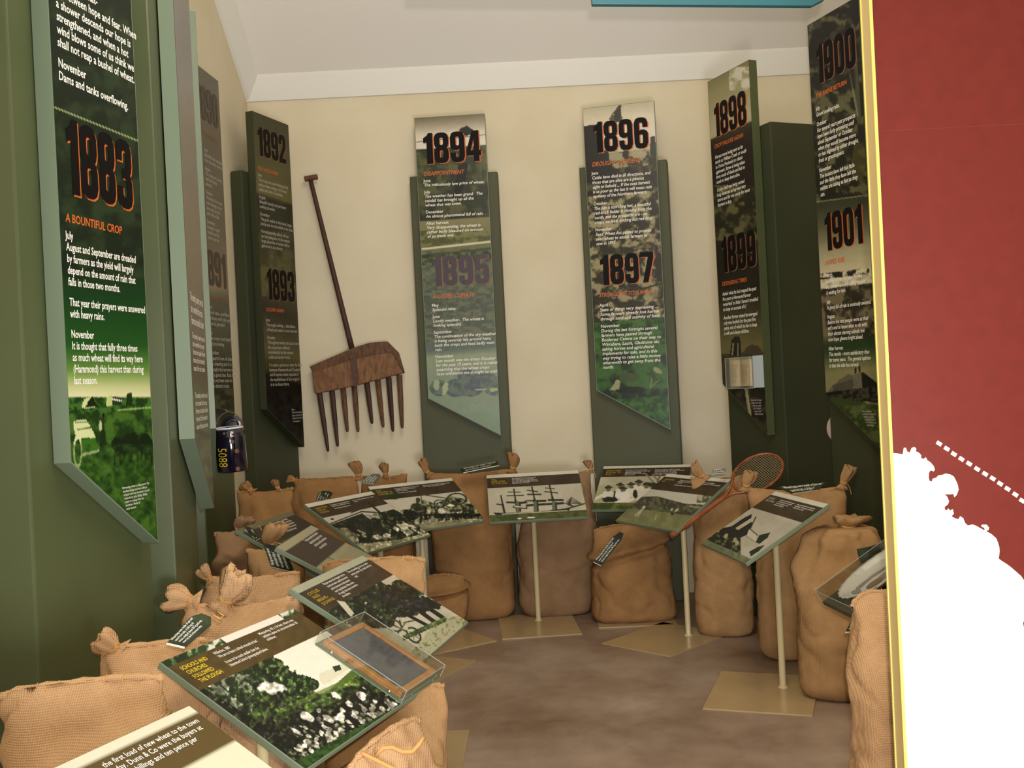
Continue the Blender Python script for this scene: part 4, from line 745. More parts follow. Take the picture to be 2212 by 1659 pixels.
# ------------------------------------------------------------------ sacks
EARS = []
def wob(p, f, seed): return noise.noise(Vector(p)*f+Vector((seed*3.1, seed*1.7, seed*.9)))
def ear(root, base, dirv, L=.085, r=.024, seed=1, tie=True, flare=1.0, m=None):
    g = G(); base = Vector(base); d = Vector(dirv).normalized(); side = d.cross(Vector((0, -1, .2))).normalized(); fw = side.cross(d)
    seg = 24; vs = []; fs = []
    prof = [(0, 1.2), (.12, .8), (.22, .5), (.28, .45), (.36, .62), (.5, .85), (.64, 1.0*flare), (.78, 1.08*flare), (.90, 1.08*flare), (1.0, .95*flare), (.98, .5)]
    for t, q in prof:
        c = base+d*(t-.12)*L+side*(.12*L*math.sin(t*2.4+seed))
        for j in range(seg):
            a = 2*math.pi*j/seg; rad = r*q*(1+.20*math.cos(a*5+seed+t)*(1 if t > .3 else .6)+.13*math.sin(a*8+seed*2+t*3)+.25*wob(c, 30, seed+j//6))
            p = c+side*math.cos(a)*rad*1.1+fw*math.sin(a)*rad*.55; p += d*(.30*L*(t-.5)*(wob((math.cos(a)*2, math.sin(a)*2, seed), 1.3, seed)+.5*math.cos(a*6+seed)) if t > .6 else 0)+side*(.25*L*(t-.4)*math.sin(seed*2.3) if t > .4 else 0); vs.append(p)
    k = len(prof)
    for i in range(k-1):
        for j in range(seg): a, b = i*seg+j, i*seg+(j+1) % seg; fs.append((a, b, b+seg, a+seg))
    fs += [tuple(reversed(range(seg))), tuple(range((k-1)*seg, k*seg))]
    o = mesh_obj('ear', vs, fs, m, root, True)
    if tie:
        c = base+d*.17*L+side*(.12*L*math.sin(.29*2.4+seed)); h = []
        for w_ in range(2):
            h += [c+d*(.004*w_+.003*math.sin(3*a_))+side*math.cos(a_)*r*.62+fw*math.sin(a_)*r*.46 for a_ in [i*math.pi/8 for i in range(17)]]
        g.tube(h, .0022, 6).tube([h[0], h[0]+Vector((.01, -.008, -.02)), h[0]+Vector((.014, -.012, -.05))], .0016, 5).out('tie_string', M_string, o)
def sack(cx, cy, w_, dp, h, yaw, label, mi=0, style='seam', ears=(), lean=(0, 0), seed=1, bulge=.06, taper=.0, sag=.03, fold=.0, belly=0., neck=.20, cr=.5):
    m = M_jute[mi]; root = thing('grain_sack', label, 'sack', (cx, cy, 0), 'hessian grain sacks around the display')
    NU, NV = 84, 58; cyw, syw = math.cos(yaw), math.sin(yaw); vs = []; fs = []
    def pt(t, th, tuft=0):
        c, s = math.cos(th), math.sin(th); n_ = 2.9-.7*t
        ex = 2./n_; x = math.copysign(abs(c)**ex, c); y = math.copysign(abs(s)**ex, s)
        rb = min(1., math.sqrt(max(0, 1-(1-min(t/.085, 1))**2))*.22+.78) if t < .085 else 1.
        a = w_/2*rb*(1-taper*t)*(1+bulge*math.sin(math.pi*min(t*1.1, 1))+.035*math.sin(t*9+seed)*t); b = dp/2*rb*(1+.12*math.sin(math.pi*min(t*1.25, 1)))
        z = h*t
        if style == 'seam':
            if t > .62:
                q = (t-.62)/.38; b *= max(.05, math.cos(q*math.pi/2)**.8); a *= 1+.0*q
            z -= sag*(1-(x**2))*t**4; z -= (abs(x)**6)*.05*h*max(0, t-.75)*1.4
        else:                                     # gathered neck
            if t > .66:
                q = (t-.66)/.34; k_ = neck+(1-neck)*(math.cos(min(q, 1)*math.pi/2)**.9); a *= k_; b *= k_*.9+.05
                z = h*(.66+.34*math.sin(q*math.pi/2)*.92)
        x0, y0 = x*a, y*b
        # soft folds: vertical pleats that grow towards the top, and slumps lower down
        pz = (x0*1.0, y0*1.0, z); am = .010+.022*max(0, t-.55)/.45
        d = am*wob((x0*1.0, y0*1.0, z*.35), 13, seed)+.012*wob(pz, 5, seed+4)*(1 if t > .02 else 0)+.006*wob(pz, 22, seed+2)*(.4+t)
        rn = abs(wob((x0*1.0+z*.5, y0, z*1.0-x0*.4), 6.5, seed+11)); d += cr*(-.013*max(0, 1-rn*7)+.014*wob(pz, 3.2, seed+6))*min(1, t*6)
        if fold: d += fold*max(0, 1-abs(t-(.80-.10*math.cos(th*1.0+seed)))/.06)*.030-fold*max(0, 1-abs(t-(.72-.10*math.cos(th+seed)))/.05)*.022
        if style != 'seam' and t > .6: d += .018*math.cos(th*9+seed*2+2*wob((x0, y0, 0), 9, seed))*(t-.6)/.4*(1.3-t)*2
        if style == 'seam' and t > .7: d *= .5+.5*math.cos((t-.7)/.3*1.3)
        d += belly*math.sin(math.pi*t)*(1 if s < 0 else 0)
        x0 += x*d; y0 += y*d*(1 if t < .9 else .6)
        X_, Y_ = x0*cyw-y0*syw+lean[0]*t*t, x0*syw+y0*cyw+lean[1]*t*t
        return (cx+X_, cy+Y_, max(z, 0)+.002)
    ts = [0, .006, .02, .04, .065, .09]+[.09+.91*(i/(NV-6)) for i in range(1, NV-5)]
    for t in ts:
        for j in range(NU): vs.append(pt(t, 2*math.pi*j/NU))
    n_ = len(ts)
    for i in range(n_-1):
        for j in range(NU): a, b = i*NU+j, i*NU+(j+1) % NU; fs.append((a, b, b+NU, a+NU))
    fs.append(tuple(reversed(range(NU)))); 
    k = len(vs); c_ = sum((Vector(v) for v in vs[-NU:]), Vector())/NU; vs.append(tuple(c_-Vector((0, 0, .004)))); fs += [((n_-1)*NU+j, (n_-1)*NU+(j+1) % NU, k) for j in range(NU)]
    body = mesh_obj('sack_body', vs, fs, m, root, True)
    topL = Vector(pt(1, math.pi)); topR = Vector(pt(1, 0)); tc_ = (topL+topR)/2; Xd = (topR-topL).normalized()
    if style == 'seam':                            # rolled, stitched seam along the mouth
        pts_ = [Vector(pt(.992, math.pi-1e-3-(math.pi)*i/22)) for i in range(23)]; pts2 = [Vector(pt(.992, math.pi+math.pi*i/22)) for i in range(23)]
        mid = [(a+b)/2+Vector((0, 0, .002)) for a, b in zip(pts_, pts2)]
        G().tube(mid, [.0075+.002*math.sin(i*2.1+seed) for i in range(23)], 8).out('seam_roll', m, root, True)
        g = G()
        for i in range(1, 22, 2): g.tube([mid[i]+Vector((0, -.009, -.006)), mid[i]+Vector((.002, -.003, .0085)), mid[i]+Vector((.004, .008, -.004))], .0012, 5)
        st_ = g.out('stitching', M_string, root); st_['kind'] = 'stuff'
    for e_ in ears:
        wh, L, r_, dx, dz = e_[:5]
        bp = {'L': topL-Xd*.0, 'R': topR+Xd*.0, 'C': tc_}[wh] if isinstance(wh, str) else topL+(topR-topL)*wh
        ear(root, bp+Vector((0, 0, -.004)), Xd*dx+Vector((0, -.1, dz)), L, r_, seed+len(e_)+(dx > 0), True, 1., m)
    if style != 'seam':
        ear(root, Vector(tc_)+Vector((0, 0, -.01)), Vector((lean[0]*.5+.05, -.1, 1)), .06, .026+.16*neck*w_, seed, True, 1.1, m)
    return root
def spx(uL, uR, vm, d, vt, **k):                   # plan position and height of a sack from where the photograph shows it
    xl, xr = ab(uL, vm)[0]*d, ab(uR, vm)[0]*d; h = H+ab((uL+uR)/2, vt)[1]*d
    return (xl+xr)/2, d, xr-xl, h
def S_(uL, uR, vm, d, vt, label, dp=.26, yaw=0., **k):
    cx, cy, w_, h = spx(uL, uR, vm, d, vt); return sack(cx, cy, w_*.96, dp, h, yaw, label, **k)
S_(932, 1113, 1200, 5.62, 1014, 'tall full sack in front of the 1894 column with two tied ears', .27, 0, mi=1, ears=(('L', .10, .020, -.7, .8), ('R', .11, .026, .25, 1)), seed=1, bulge=.02)
S_(1120, 1283, 1250, 5.60, 1018, 'tall brown sack behind the ship board pole', .24, .1, mi=2, ears=(('R', .075, .018, -.2, 1),), seed=2, lean=(.045, .02), taper=.14, belly=.03, bulge=.03)
S_(1273, 1466, 1300, 5.37, 1140, 'short slumped sack with folded top and long dark tag', .25, 0, mi=1, style='seam', seed=3, fold=1.0, bulge=-.02, taper=.12, sag=-.02)
S_(1499, 1626, 1250, 5.00, 1024, 'tall plain sack behind the racket, left of the church board', .24, -.1, mi=0, ears=((.26, .10, .022, -.75, 1.0),), seed=4, bulge=.0, taper=-.02)
S_(1627, 1830, 1150, 4.52, 1046, 'tall sack with two tied ears behind the church board', .24, -.25, mi=0, ears=(('L', .085, .026, .1, 1), ('R', .10, .024, .15, 1)), seed=5, bulge=.0, sag=.05)
S_(1724, 1925, 1330, 3.97, 1128, 'bulky sack with gathered top right of the church board pole', .30, -.3, mi=0, style='neck', seed=6, bulge=.05, fold=.3, neck=.42)
S_(1826, 2000, 1500, 2.68, 1300, 'pale near sack half hidden by the yellow edged panel', .28, -.3, mi=3, seed=7, bulge=.05, sag=-.03, taper=.25)
S_(630, 776, 1080, 5.45, 1030, 'sack with one standing ear, against the back wall below the fork', .26, 0, mi=1, ears=(('R', .10, .024, -.05, 1), ('L', .05, .018, -1, .4)), seed=8, sag=.01)
S_(768, 902, 1150, 5.70, 1022, 'narrow sack behind the wagon board with grey tag', .2, 0, mi=1, ears=((.52, .08, .02, .1, 1),), seed=9, taper=.22)
S_(512, 640, 1090, 4.88, 1052, 'red brown sack below the blue can with stubby ears', .24, .15, mi=1, ears=((.25, .06, .022, -.5, .8), (.72, .055, .016, -.1, 1)), seed=10, bulge=.05)
S_(462, 590, 1170, 4.05, 1142, 'grey brown sack with knotted top left of the olive board', .26, .2, mi=2, ears=((.45, .07, .028, .2, 1),), seed=11, fold=.8, cr=1.0, sag=.02)
S_(540, 657, 1220, 3.66, 1176, 'sack with a round tied ear and dark hanging tag', .22, .2, mi=0, ears=((.45, .10, .032, .0, 1),), seed=12)
S_(452, 650, 1260, 3.20, 1236, 'coarse woven sack sagging beside the third column', .3, .1, mi=3, ears=((.04, .055, .019, -.7, .8),), seed=13, fold=.9, cr=1.2, sag=.02)
S_(400, 640, 1340, 2.76, 1290, 'coarse sack with frayed ear above the near tag', .28, .1, mi=3, ears=((.3, .12, .034, .5, .8), (.1, .09, .03, -1, .3)), seed=14, fold=.5, cr=1.0)
S_(215, 470, 1450, 2.33, 1388, 'sack with frayed stitched corner beside the 1883 column', .28, .25, mi=3, ears=((.12, .06, .024, -.7, .6),), seed=15, fold=.9, cr=1.3, sag=.0)
S_(20, 350, 1560, 1.90, 1470, 'pale smooth sack behind the foreground board', .28, .25, mi=3, seed=16, fold=1.3, sag=.0, cr=1.5)
sack(-.87, 1.50, .36, .28, .70, .3, 'foreground sack cut off by the lower left frame corner', 3, seed=17, fold=1.2, cr=1.5, sag=-.02)
sack(-.475, 3.235, .31, .17, .755, .02, 'upright orange brown sack between bicycle board and pale board', 0, seed=18, bulge=.02, sag=.0)
sack(-.385, 2.68, .32, .2, .50, .1, 'tall sack standing right of the slate case beside open floor', 0, seed=19, bulge=.03, sag=.0)
rF = sack(-.33, 2.27, .34, .19, .50, 1.2, 'crumpled sack with loose rope below the schools board', 3, style='seam', seed=20, fold=1.2, sag=-.02)
sack(-.43, 5.375, .24, .14, .27, 0, 'small slumped sack at the foot of the two eared sack', 1, seed=21, fold=1.0, sag=-.02, bulge=.08)
# rope ends of the crumpled sack
g = G(); pts = [P(914, 1594, 2.22), P(905, 1608, 2.21), P(890, 1624, 2.20), P(868, 1624, 2.19), P(845, 1614, 2.18), P(826, 1616, 2.17), P(812, 1632, 2.17)]
g.tube(pts, .005, 8).out('rope', M_string, rF, True)
g = G(); g.tube([P(780+12*i, 1626+6*i, 2.16) for i in range(8)], .0045, 8).out('rope', M_string, rF, True)
g = G(); q = P(1262, 1019, 5.5); g.tube([P(1262, 1019, 5.50), P(1268, 1020, 5.5), P(1274, 1014, 5.5), P(1279, 1004, 5.5), P(1279, 985, 5.5)], .0022, 6)
tag(g.out('loose_string', M_string, origin=P(1262, 1019, 5.5), smooth=True), 'thin string curling up from the sack at the 1896 column', 'string')

# ------------------------------------------------------------------ tags
def swing_tag(tl, tr_, br, bl, ds, label, lines, vertical=True, cham=True, string=None, m=None):
    a, b, c, d = P(*tl, ds[0]), P(*tr_, ds[1]), P(*br, ds[2]), P(*bl, ds[3])
    def at(x, y, z=0):
        p = (d*(1-x)+c*x)*(1-y)+(a*(1-x)+b*x)*y; return p+N*z
    N = (c-d).cross(a-d).normalized()
    if N.y > 0 or (abs(N.y) < .05 and N.z < 0): N = -N
    root = thing('sack_tag', label, 'tag', tuple(at(.5, .5)), 'dark tags on the sacks')
    out_ = [(0, 0), (1, 0), (1, .82), (.72, 1), (.28, 1), (0, .82)] if cham else [(0, 0), (1, 0), (1, 1), (0, 1)]
    G().prism(out_, 0, .003, at).out('card', m or M_tag, root)
    G().box(0, 1, -.014, .0, -.0005, .0036, at).out('white_edge', M_tagedge, root)
    class Q: pass
    q = Q(); q.at = (lambda x, y, z=0: at(1-y, x, z+.0045)) if vertical else (lambda x, y, z=0: at(x, y, z+.0045))
    if vertical: lettering(q, lines, .08, .82, .08, .82-.62, .80, root, italic=0, bold=.004, z=.0006)
    else: lettering(q, lines, .08, .68, .08, .18, .92, root, italic=0, bold=.004, z=.0006)
    if string:
        G().tube([P(*s) for s in string], .002, 6).out('string', M_string, root, True)
    return root
T5 = ['Wheat bags were made of jute and', 'came from India. A full bag of', 'wheat weighed about 80 kg and was', 'sewn by hand at harvest time', 'in the paddock.']
swing_tag((423, 1322), (468, 1340), (399, 1400), (360, 1391), (2.14, 2.14, 2.04, 2.04), 'dark tag lying on the near sack just above the schools board', T5[:4], string=[(470, 1322, 2.14), (482, 1330, 2.13), (476, 1337, 2.13), (455, 1325, 2.14)])
swing_tag((568, 1173), (617, 1185), (637, 1237), (586, 1225), (3.50, 3.48, 3.42, 3.44), 'dark tag hanging from the round tied ear', T5[:4], cham=False, string=[(590, 1172, 3.5), (604, 1174, 3.49), (618, 1182, 3.48), (624, 1187, 3.47)])
swing_tag((524, 1136), (548, 1141), (562, 1163), (546, 1172), (3.86, 3.86, 3.80, 3.80), 'small dark tag on the knotted sack left of the round ear', T5[:3], string=[(552, 1143, 3.85), (560, 1136, 3.85), (566, 1146, 3.84)])
swing_tag((691, 1060), (721, 1063), (711, 1078), (681, 1083), (5.32, 5.32, 5.27, 5.27), 'dark tag above the top edge of the shed board', T5[:4])
swing_tag((801, 1024), (826, 1025), (809, 1046), (779, 1043), (5.5, 5.5, 5.45, 5.45), 'grey green tag above the wagon board by the small ear', T5[:4], m=mat('grey_green_tag', (84, 90, 78), .3))
swing_tag((994, 1014), (1076, 997), (1078, 1006), (1001, 1022), (5.52, 5.52, 5.44, 5.44), 'long dark tag across the top of the sack below the 1894 column', T5[:2], vertical=False, cham=False)
swing_tag((1334, 1147), (1352, 1154), (1299, 1222), (1282, 1214), (5.20, 5.20, 5.16, 5.16), 'long slanting dark tag on the short folded sack', T5[:3])
swing_tag((1679, 1054), (1786, 1043), (1768, 1059), (1712, 1067), (4.40, 4.40, 4.36, 4.36), 'dark tag behind the top edge of the church board', T5[:2], vertical=False, cham=False)
swing_tag((1540, 1016), (1568, 1013), (1567, 1022), (1538, 1025), (4.86, 4.86, 4.83, 4.83), 'small grey tag beside the racket head', ['Sack', 'needle'], vertical=False, cham=False, m=mat('grey_tag', (110, 108, 104), .4))
swing_tag((1838, 1345), (1890, 1340), (1882, 1363), (1826, 1367), (3.0, 3.0, 2.95, 2.95), 'dark tag hanging under the glass dish case', T5[:2], vertical=False, cham=False)
# dark curled card above the dish case
g = G(); vs = []
cr = [(1851, 1187), (1875, 1183), (1900, 1175), (1940, 1160)]; dn = [(1858, 1214), (1878, 1222), (1905, 1215), (1940, 1205)]
for i in range(4): vs += [P(*cr[i], 3.80-.02*(i % 2)), P(*dn[i], 3.77-.03*(i % 2))]
vs += [v+Vector((0, .004, .001)) for v in vs]
fs = [(2*i, 2*i+1, 2*i+3, 2*i+2) for i in range(3)]+[(8+2*i, 10+2*i, 11+2*i, 9+2*i) for i in range(3)]+[(2*i, 2*i+2, 10+2*i, 8+2*i) for i in range(3)]+[(2*i+1, 9+2*i, 11+2*i, 2*i+3) for i in range(3)]+[(0, 8, 9, 1), (6, 7, 15, 14)]
tag(mesh_obj('curled_card', vs, fs, M_tag, origin=tuple(P(1890, 1195, 3.78))), 'dark green curled card above the glass dish case', 'card')

# ------------------------------------------------------------------ slate in an acrylic case, fixed at the right edge of the schools board
pt_ = pl2.shift(.038); A_, B_, C_, D_ = [pt_.loc(u, v) for u, v in ((693, 1364), (790, 1321), (961, 1439), (876, 1493))]
x0 = (A_[0]+D_[0])/2; x1 = (B_[0]+C_[0])/2; y1 = (A_[1]+B_[1])/2; y0 = (C_[1]+D_[1])/2
root = thing('slate_case', 'school slate in wooden frame inside a clear acrylic case', 'display case', tuple(pl2.at((x0+x1)/2, (y0+y1)/2, 0)))
G().box(x0, x1, y0, y1, -.004, .004, pl2.at).out('backing_board', M_board, root)
fw = .016; e = .012
fr_ = G(); xa, xb, ya_, yb_ = x0+e, x1-e, y0+e, y1-e
fr_.box(xa, xb, ya_, ya_+fw, .004, .018, pl2.at); fr_.box(xa, xb, yb_-fw, yb_, .004, .018, pl2.at); fr_.box(xa, xa+fw, ya_+fw, yb_-fw, .004, .018, pl2.at); fr_.box(xb-fw, xb, ya_+fw, yb_-fw, .004, .018, pl2.at)
bevel(fr_.out('slate_frame', M_sframe, root), .002)
sl = G().box(xa+fw, xb-fw, ya_+fw, yb_-fw, .005, .013, pl2.at).out('slate', M_slate, root)
t_ = .003; cv = G(); hh_ = .038
cv.box(x0, x1, y0, y1, hh_-t_, hh_, pl2.at); cv.box(x0, x1, y0, y0+t_, .004, hh_-t_, pl2.at); cv.box(x0, x1, y1-t_, y1, .004, hh_-t_, pl2.at); cv.box(x0, x0+t_, y0+t_, y1-t_, .004, hh_-t_, pl2.at); cv.box(x1-t_, x1, y0+t_, y1-t_, .004, hh_-t_, pl2.at)
cv.out('acrylic_cover', M_acryl, root)
eg = G()
for (p, q) in (((x0, y0), (x1, y0)), ((x1, y0), (x1, y1)), ((x1, y1), (x0, y1)), ((x0, y1), (x0, y0))): eg.tube([pl2.at(*p, hh_), pl2.at(*q, hh_)], .0011, 5)
for p in ((x0, y0), (x1, y0), (x1, y1), (x0, y1)): eg.tube([pl2.at(*p, .004), pl2.at(*p, hh_)], .0011, 5)
eg.out('acrylic_edges', M_acedge, root)
for (x_, y_) in ((x0, y0+.04), (x0, y1-.05), (x1-.05, y0), (x0+.05, y0)):
    G().lathe([(.0, .003), (.003, .002), (.004, 0)], pl2.at(x_, y_, .010), 10, ax=(-pl2.X if x_ == x0 else -pl2.Y)).out('screw', M_screw, root, True)
g = G(); g.box(LW-.05, x0+.05, LH*.45, LH*.62, -.022, -.016, pl2.at).out('bracket', M_cream, root)

# ------------------------------------------------------------------ scalloped dish in an acrylic case on the right
yw, tl_ = -1.45, .54
X = Vector((math.cos(yw), math.sin(yw), 0)); Y = Vector((-math.sin(yw)*math.cos(tl_), math.cos(yw)*math.cos(tl_), math.sin(tl_)))
plD = Plane(P(1776, 1300, 3.18), X, Y); cw, ch = .25, .40
root = thing('dish_case', 'oval scalloped dish in clear case on dark green board', 'display case', tuple(plD.at(cw/2, ch/2, 0)))
G().box(0, cw, 0, ch, -.012, 0, plD.at).out('backing_board', M_dshgreen, root)
cv = G(); hh_ = .045
cv.box(0, cw, 0, ch, hh_-t_, hh_, plD.at); cv.box(0, cw, 0, t_, 0, hh_-t_, plD.at); cv.box(0, cw, ch-t_, ch, 0, hh_-t_, plD.at); cv.box(0, t_, t_, ch-t_, 0, hh_-t_, plD.at); cv.box(cw-t_, cw, t_, ch-t_, 0, hh_-t_, plD.at)
cv.out('acrylic_cover', M_acryl, root)
eg = G()
for p, q in (((0, 0), (cw, 0)), ((cw, 0), (cw, ch)), ((cw, ch), (0, ch)), ((0, ch), (0, 0))): eg.tube([plD.at(*p, hh_), plD.at(*q, hh_)], .0011, 5)
for p in ((0, 0), (cw, 0), (cw, ch), (0, ch)): eg.tube([plD.at(*p, 0), plD.at(*p, hh_)], .0011, 5)
eg.out('acrylic_edges', M_acedge, root)
def dish():
    n_ = 96; vs = []; cx, cy = cw*.47, ch*.48; prof = [(0, .006), (.3, .006), (.55, .007), (.72, .010), (.84, .018), (.93, .026), (1.0, .030), (1.0, .026), (.9, .018), (.78, .006), (.5, .002), (0, .002)]; rx, ry = .098, .165; L_ = []
    for r_, z in prof:
        for j in range(n_):
            a = 2*math.pi*j/n_; sc = 1+.018*math.cos(a*30)*(r_ > .9); x, y = cx+rx*r_*sc*math.cos(a), cy+ry*r_*sc*math.sin(a); vs.append(plD.at(x, y, z)); L_.append((r_*math.cos(a), r_*math.sin(a), r_))
    fs = [(i*n_+j, i*n_+(j+1) % n_, (i+1)*n_+(j+1) % n_, (i+1)*n_+j) for i in range(len(prof)-1) for j in range(n_)]
    return vs, fs
vs, fs = dish(); do = mesh_obj('dish', vs, fs, mat('white_glazed_dish', (208, 202, 196), .18, spec=.6), root, True)
plq = plD.shift(.0062)
def motif(name, pts, m): 
    c_ = (cw*.47, ch*.48); g = G(); L_ = [(c_[0]+.098*x, c_[1]+.165*y) for x, y in pts]; g.prism(L_, 0, .0006, lambda x, y, z: plD.at(x, y, z+.0011+float(np.interp(math.hypot((x-c_[0])/.098, (y-c_[1])/.165), [0, .3, .55, .72, .84, .93, 1], [.006, .006, .007, .010, .018, .026, .030])))).out(name, m, do)
M_br = mat('brown_transfer', (120, 92, 70), .4); M_gy = mat('grey_transfer', (136, 132, 128), .4)
def ellp(cx, cy, rx, ry, n_=16): return [(cx+rx*math.cos(2*math.pi*i/n_), cy+ry*math.sin(2*math.pi*i/n_)) for i in range(n_)]
motif('leaf_motif', ellp(.15, -.32, .20, .20), M_br); motif('leaf_motif', ellp(.16, .22, .15, .26), M_br); motif('leaf_motif', ellp(-.05, -.68, .18, .09), M_gy); motif('leaf_motif', ellp(.12, -.04, .17, .30), M_gy)
motif('ribbon_motif', [(-.30, -.62), (-.14, -.62), (-.28, -.20), (-.22, .10), (-.30, .45), (-.30, .74), (-.38, .74), (-.42, .45), (-.36, .10), (-.42, -.2)], M_gy)
G().lathe([(.0, .003), (.003, .002), (.004, 0)], plD.at(cw, ch*.10, .012), 10, ax=plD.X).out('screw', M_screw, root, True)
pp = plD.at(cw*.62, ch*.6, -.012); G().tube([(pp.x, pp.y, 0.006), (pp.x, pp.y, pp.z)], .0135, 16).out('pole', M_cream, root)
G().box(pp.x-.10, pp.x+.10, pp.y-.02, pp.y+.2, 0, .006).out('base_plate', M_plate, root)

# ------------------------------------------------------------------ open book case on the 1898/1899 board
rg, bg, plG, wg = K['G']; root = None
def gx(u, v): return plG.loc(u, v)
a_ = gx(1578, 774); b_ = gx(1633, 838); x0, y1 = a_; x1, y0 = b_[0], gx(1633, 838)[1]
root = thing('book_case', 'open book in shallow clear case on the 1899 board', 'display case', tuple(plG.at((x0+x1)/2, y0, .0)))
G().box(x0, x1, y0, y1, .001, .010, plG.at).out('tray', M_case, root)
G().box(x0, x1, y0, y1, .034, .036, plG.at).out('acrylic_cover', M_acryl, root)
eg = G()
for p, q in (((x0, y0), (x1, y0)), ((x1, y0), (x1, y1)), ((x1, y1), (x0, y1)), ((x0, y1), (x0, y0))): eg.tube([plG.at(*p, .035), plG.at(*q, .035)], .002, 6)
for p in ((x0, y0), (x1, y0), (x1, y1), (x0, y1)): eg.tube([plG.at(*p, .01), plG.at(*p, .035)], .002, 5)
eg.out('acrylic_edges', M_acedge, root)
xm = (x0+x1)/2
for sgn, (xa, xb) in ((1, (x0+.012, xm)), (-1, (xm, x1-.012))):
    g = G(); n_ = 6; vs = []
    for i in range(n_+1):
        t = i/n_; x = xa+(xb-xa)*t; s_ = (1-t) if sgn > 0 else t; zz = .014+.010*math.sin(math.pi*min(1, (1-s_)*1.0)*.9)
        for y in (y0+.012, y1-.012): vs += [plG.at(x, y, .011), plG.at(x, y, zz)]
    fs = []
    for i in range(n_): k = 4*i; fs += [(k+1, k+5, k+7, k+3), (k, k+2, k+6, k+4), (k, k+4, k+5, k+1), (k+2, k+3, k+7, k+6)]
    fs += [(0, 1, 3, 2), (4*n_, 4*n_+2, 4*n_+3, 4*n_+1)]
    pg = g.add(vs, fs).out('page_block', M_page, root)
    lettering(plG, ['~and the people of the town', '~went out to meet the rain', '~that fell upon the dry land', '~and all the fields were', '~green again by morning', '~and the wheat grew tall', '~and heavy in the ear so', '~that every barn was full', '~before the summer came', '~and the old men said', '~there had never been', '~a season like it since'], xa+.012, y1-.04, xa+.012, y0+.03, xb-.012, root, m=mat('faded_brown_ink', (130, 104, 84), .8), italic=0, bold=0, z=.026, name='page_text')
x0 = x1+.006; x1 = wg-.004
o = G().box(x0, x1, y0+.002, y1+.004, .002, .016, plG.at).out('letter_card', M_bpage, origin=tuple(plG.at(x0, y0, 0)))
tag(o, 'blue grey paper card beside the open book case', 'card')

# ------------------------------------------------------------------ wooden grain fork on the back wall
plW = Plane((0, YB-.05, 0), (1, 0, 0), (0, 0, 1))
def W(u, v): return plW.loc(u, v)
def wb(x, y, z=0): return Vector((x, YB-.05-z, y))
root = thing('wooden_fork', 'long handled wooden fork with eight tines on the back wall', 'tool', tuple(wb(*W(770, 800))))
h0, h1 = W(671.5, 388), W(764, 765)
n_ = 9; pts = [wb(h0[0]+(h1[0]-h0[0])*i/n_, h0[1]+(h1[1]-h0[1])*i/n_, .014) for i in range(n_+1)]
G().tube(pts, [.013+.004*i/n_ for i in range(n_+1)], 12).out('handle', M_dwood, root, True)
c0, c1 = W(659, 388), W(687, 383); bevel(G().tube([wb(*c0, .014), wb(*c1, .014)], .0165, 12).out('grip', M_oldwood, root), .003)
up = [W(*q) for q in ((672, 792), (765, 752), (800, 741), (837, 738), (845, 752), (848, 762), (808, 769), (765, 779), (679, 807))]
lo_ = [W(*q) for q in ((679, 805), (765, 777), (808, 768), (848, 762), (874, 806), (768, 834), (684, 851))]
bevel(G().prism(list(reversed(up)), .0, .045, wb).out('head_block', M_oldwood, root), .004)
bevel(G().prism(list(reversed(lo_)), .0, .065, wb).out('head_block', wood('lighter_old_wood', (92, 60, 38), (140, 100, 64), (20, 6, 6), .7), root), .006)
cp = [W(*q) for q in ((838, 738), (862, 762), (875, 806), (848, 763))]; G().prism(list(reversed(cp)), .0, .035, wb).out('end_cheek', M_oldwood, root)
st = [W(*q) for q in ((758, 765), (773, 761), (779, 832), (768, 835))]; bevel(G().prism(list(reversed(st)), .065, .074, wb).out('iron_strap', mat('rusty_iron', (84, 60, 46), .7), root), .002)
for q in ((762, 773), (773, 813)): G().lathe([(.008, 0), (.008, .004), (.004, .008), (.0001, .008)], wb(*W(*q), .074), 12, ax=Vector((0, -1, 0))).out('rivet', M_rust, root, True)
for (a, b) in (((692, 848), (710.6, 975)), ((719, 843), (731, 964)), ((743, 838), (752, 933)), ((767, 833), (775, 933)), ((794, 827), (805, 915)), ((817.5, 821), (829, 923)), ((841, 815), (850, 932)), ((864, 810), (870, 925))):
    p, q = wb(*W(*a), .03), wb(*W(*b), .024); wt = .0165
    G().tube([p, p+(q-p)*.5, p+(q-p)*.94, q], [wt, wt*.92, wt*.6, wt*.4], 8).out('tine', M_dwood if a[0] in (794, 692, 719, 841) else M_oldwood, root)

# ------------------------------------------------------------------ tennis racket on the playing field board
b0 = P(1450, 1158, 4.72); tp = P(1682, 988, 4.86); ax = (tp-b0); RL = ax.length; axn = ax.normalized()
sd = (P(1590, 978, 4.95)-P(1650, 1030, 4.80)); sd = (sd-axn*sd.dot(axn)).normalized(); nn = axn.cross(sd)
root = thing('tennis_racket', 'old wooden tennis racket resting across the playing field board', 'racket', tuple(b0))
def R(t, s, z=0): return b0+axn*t+sd*s+nn*z
G().tube([R(0, 0), R(.04, 0), R(.20, 0), R(RL*.50, 0)], [.0155, .0145, .0125, .0105], 8).out('handle', M_racket, root)
G().lathe([(.0165, 0), (.0175, .006), (.0155, .012)], b0-axn*.006, 8, ax=axn, cap=True).out('butt_cap', mat('leather_butt', (92, 56, 38), .7), root)
hc = RL-.135; a1, b1 = .135, .098; ring = []
for i in range(49):
    a = 2*math.pi*i/48; ring.append(R(hc+a1*math.cos(a), b1*math.sin(a)))
G().tube(ring, .0075, 8, cap=False).out('head_frame', M_racket, root, True)
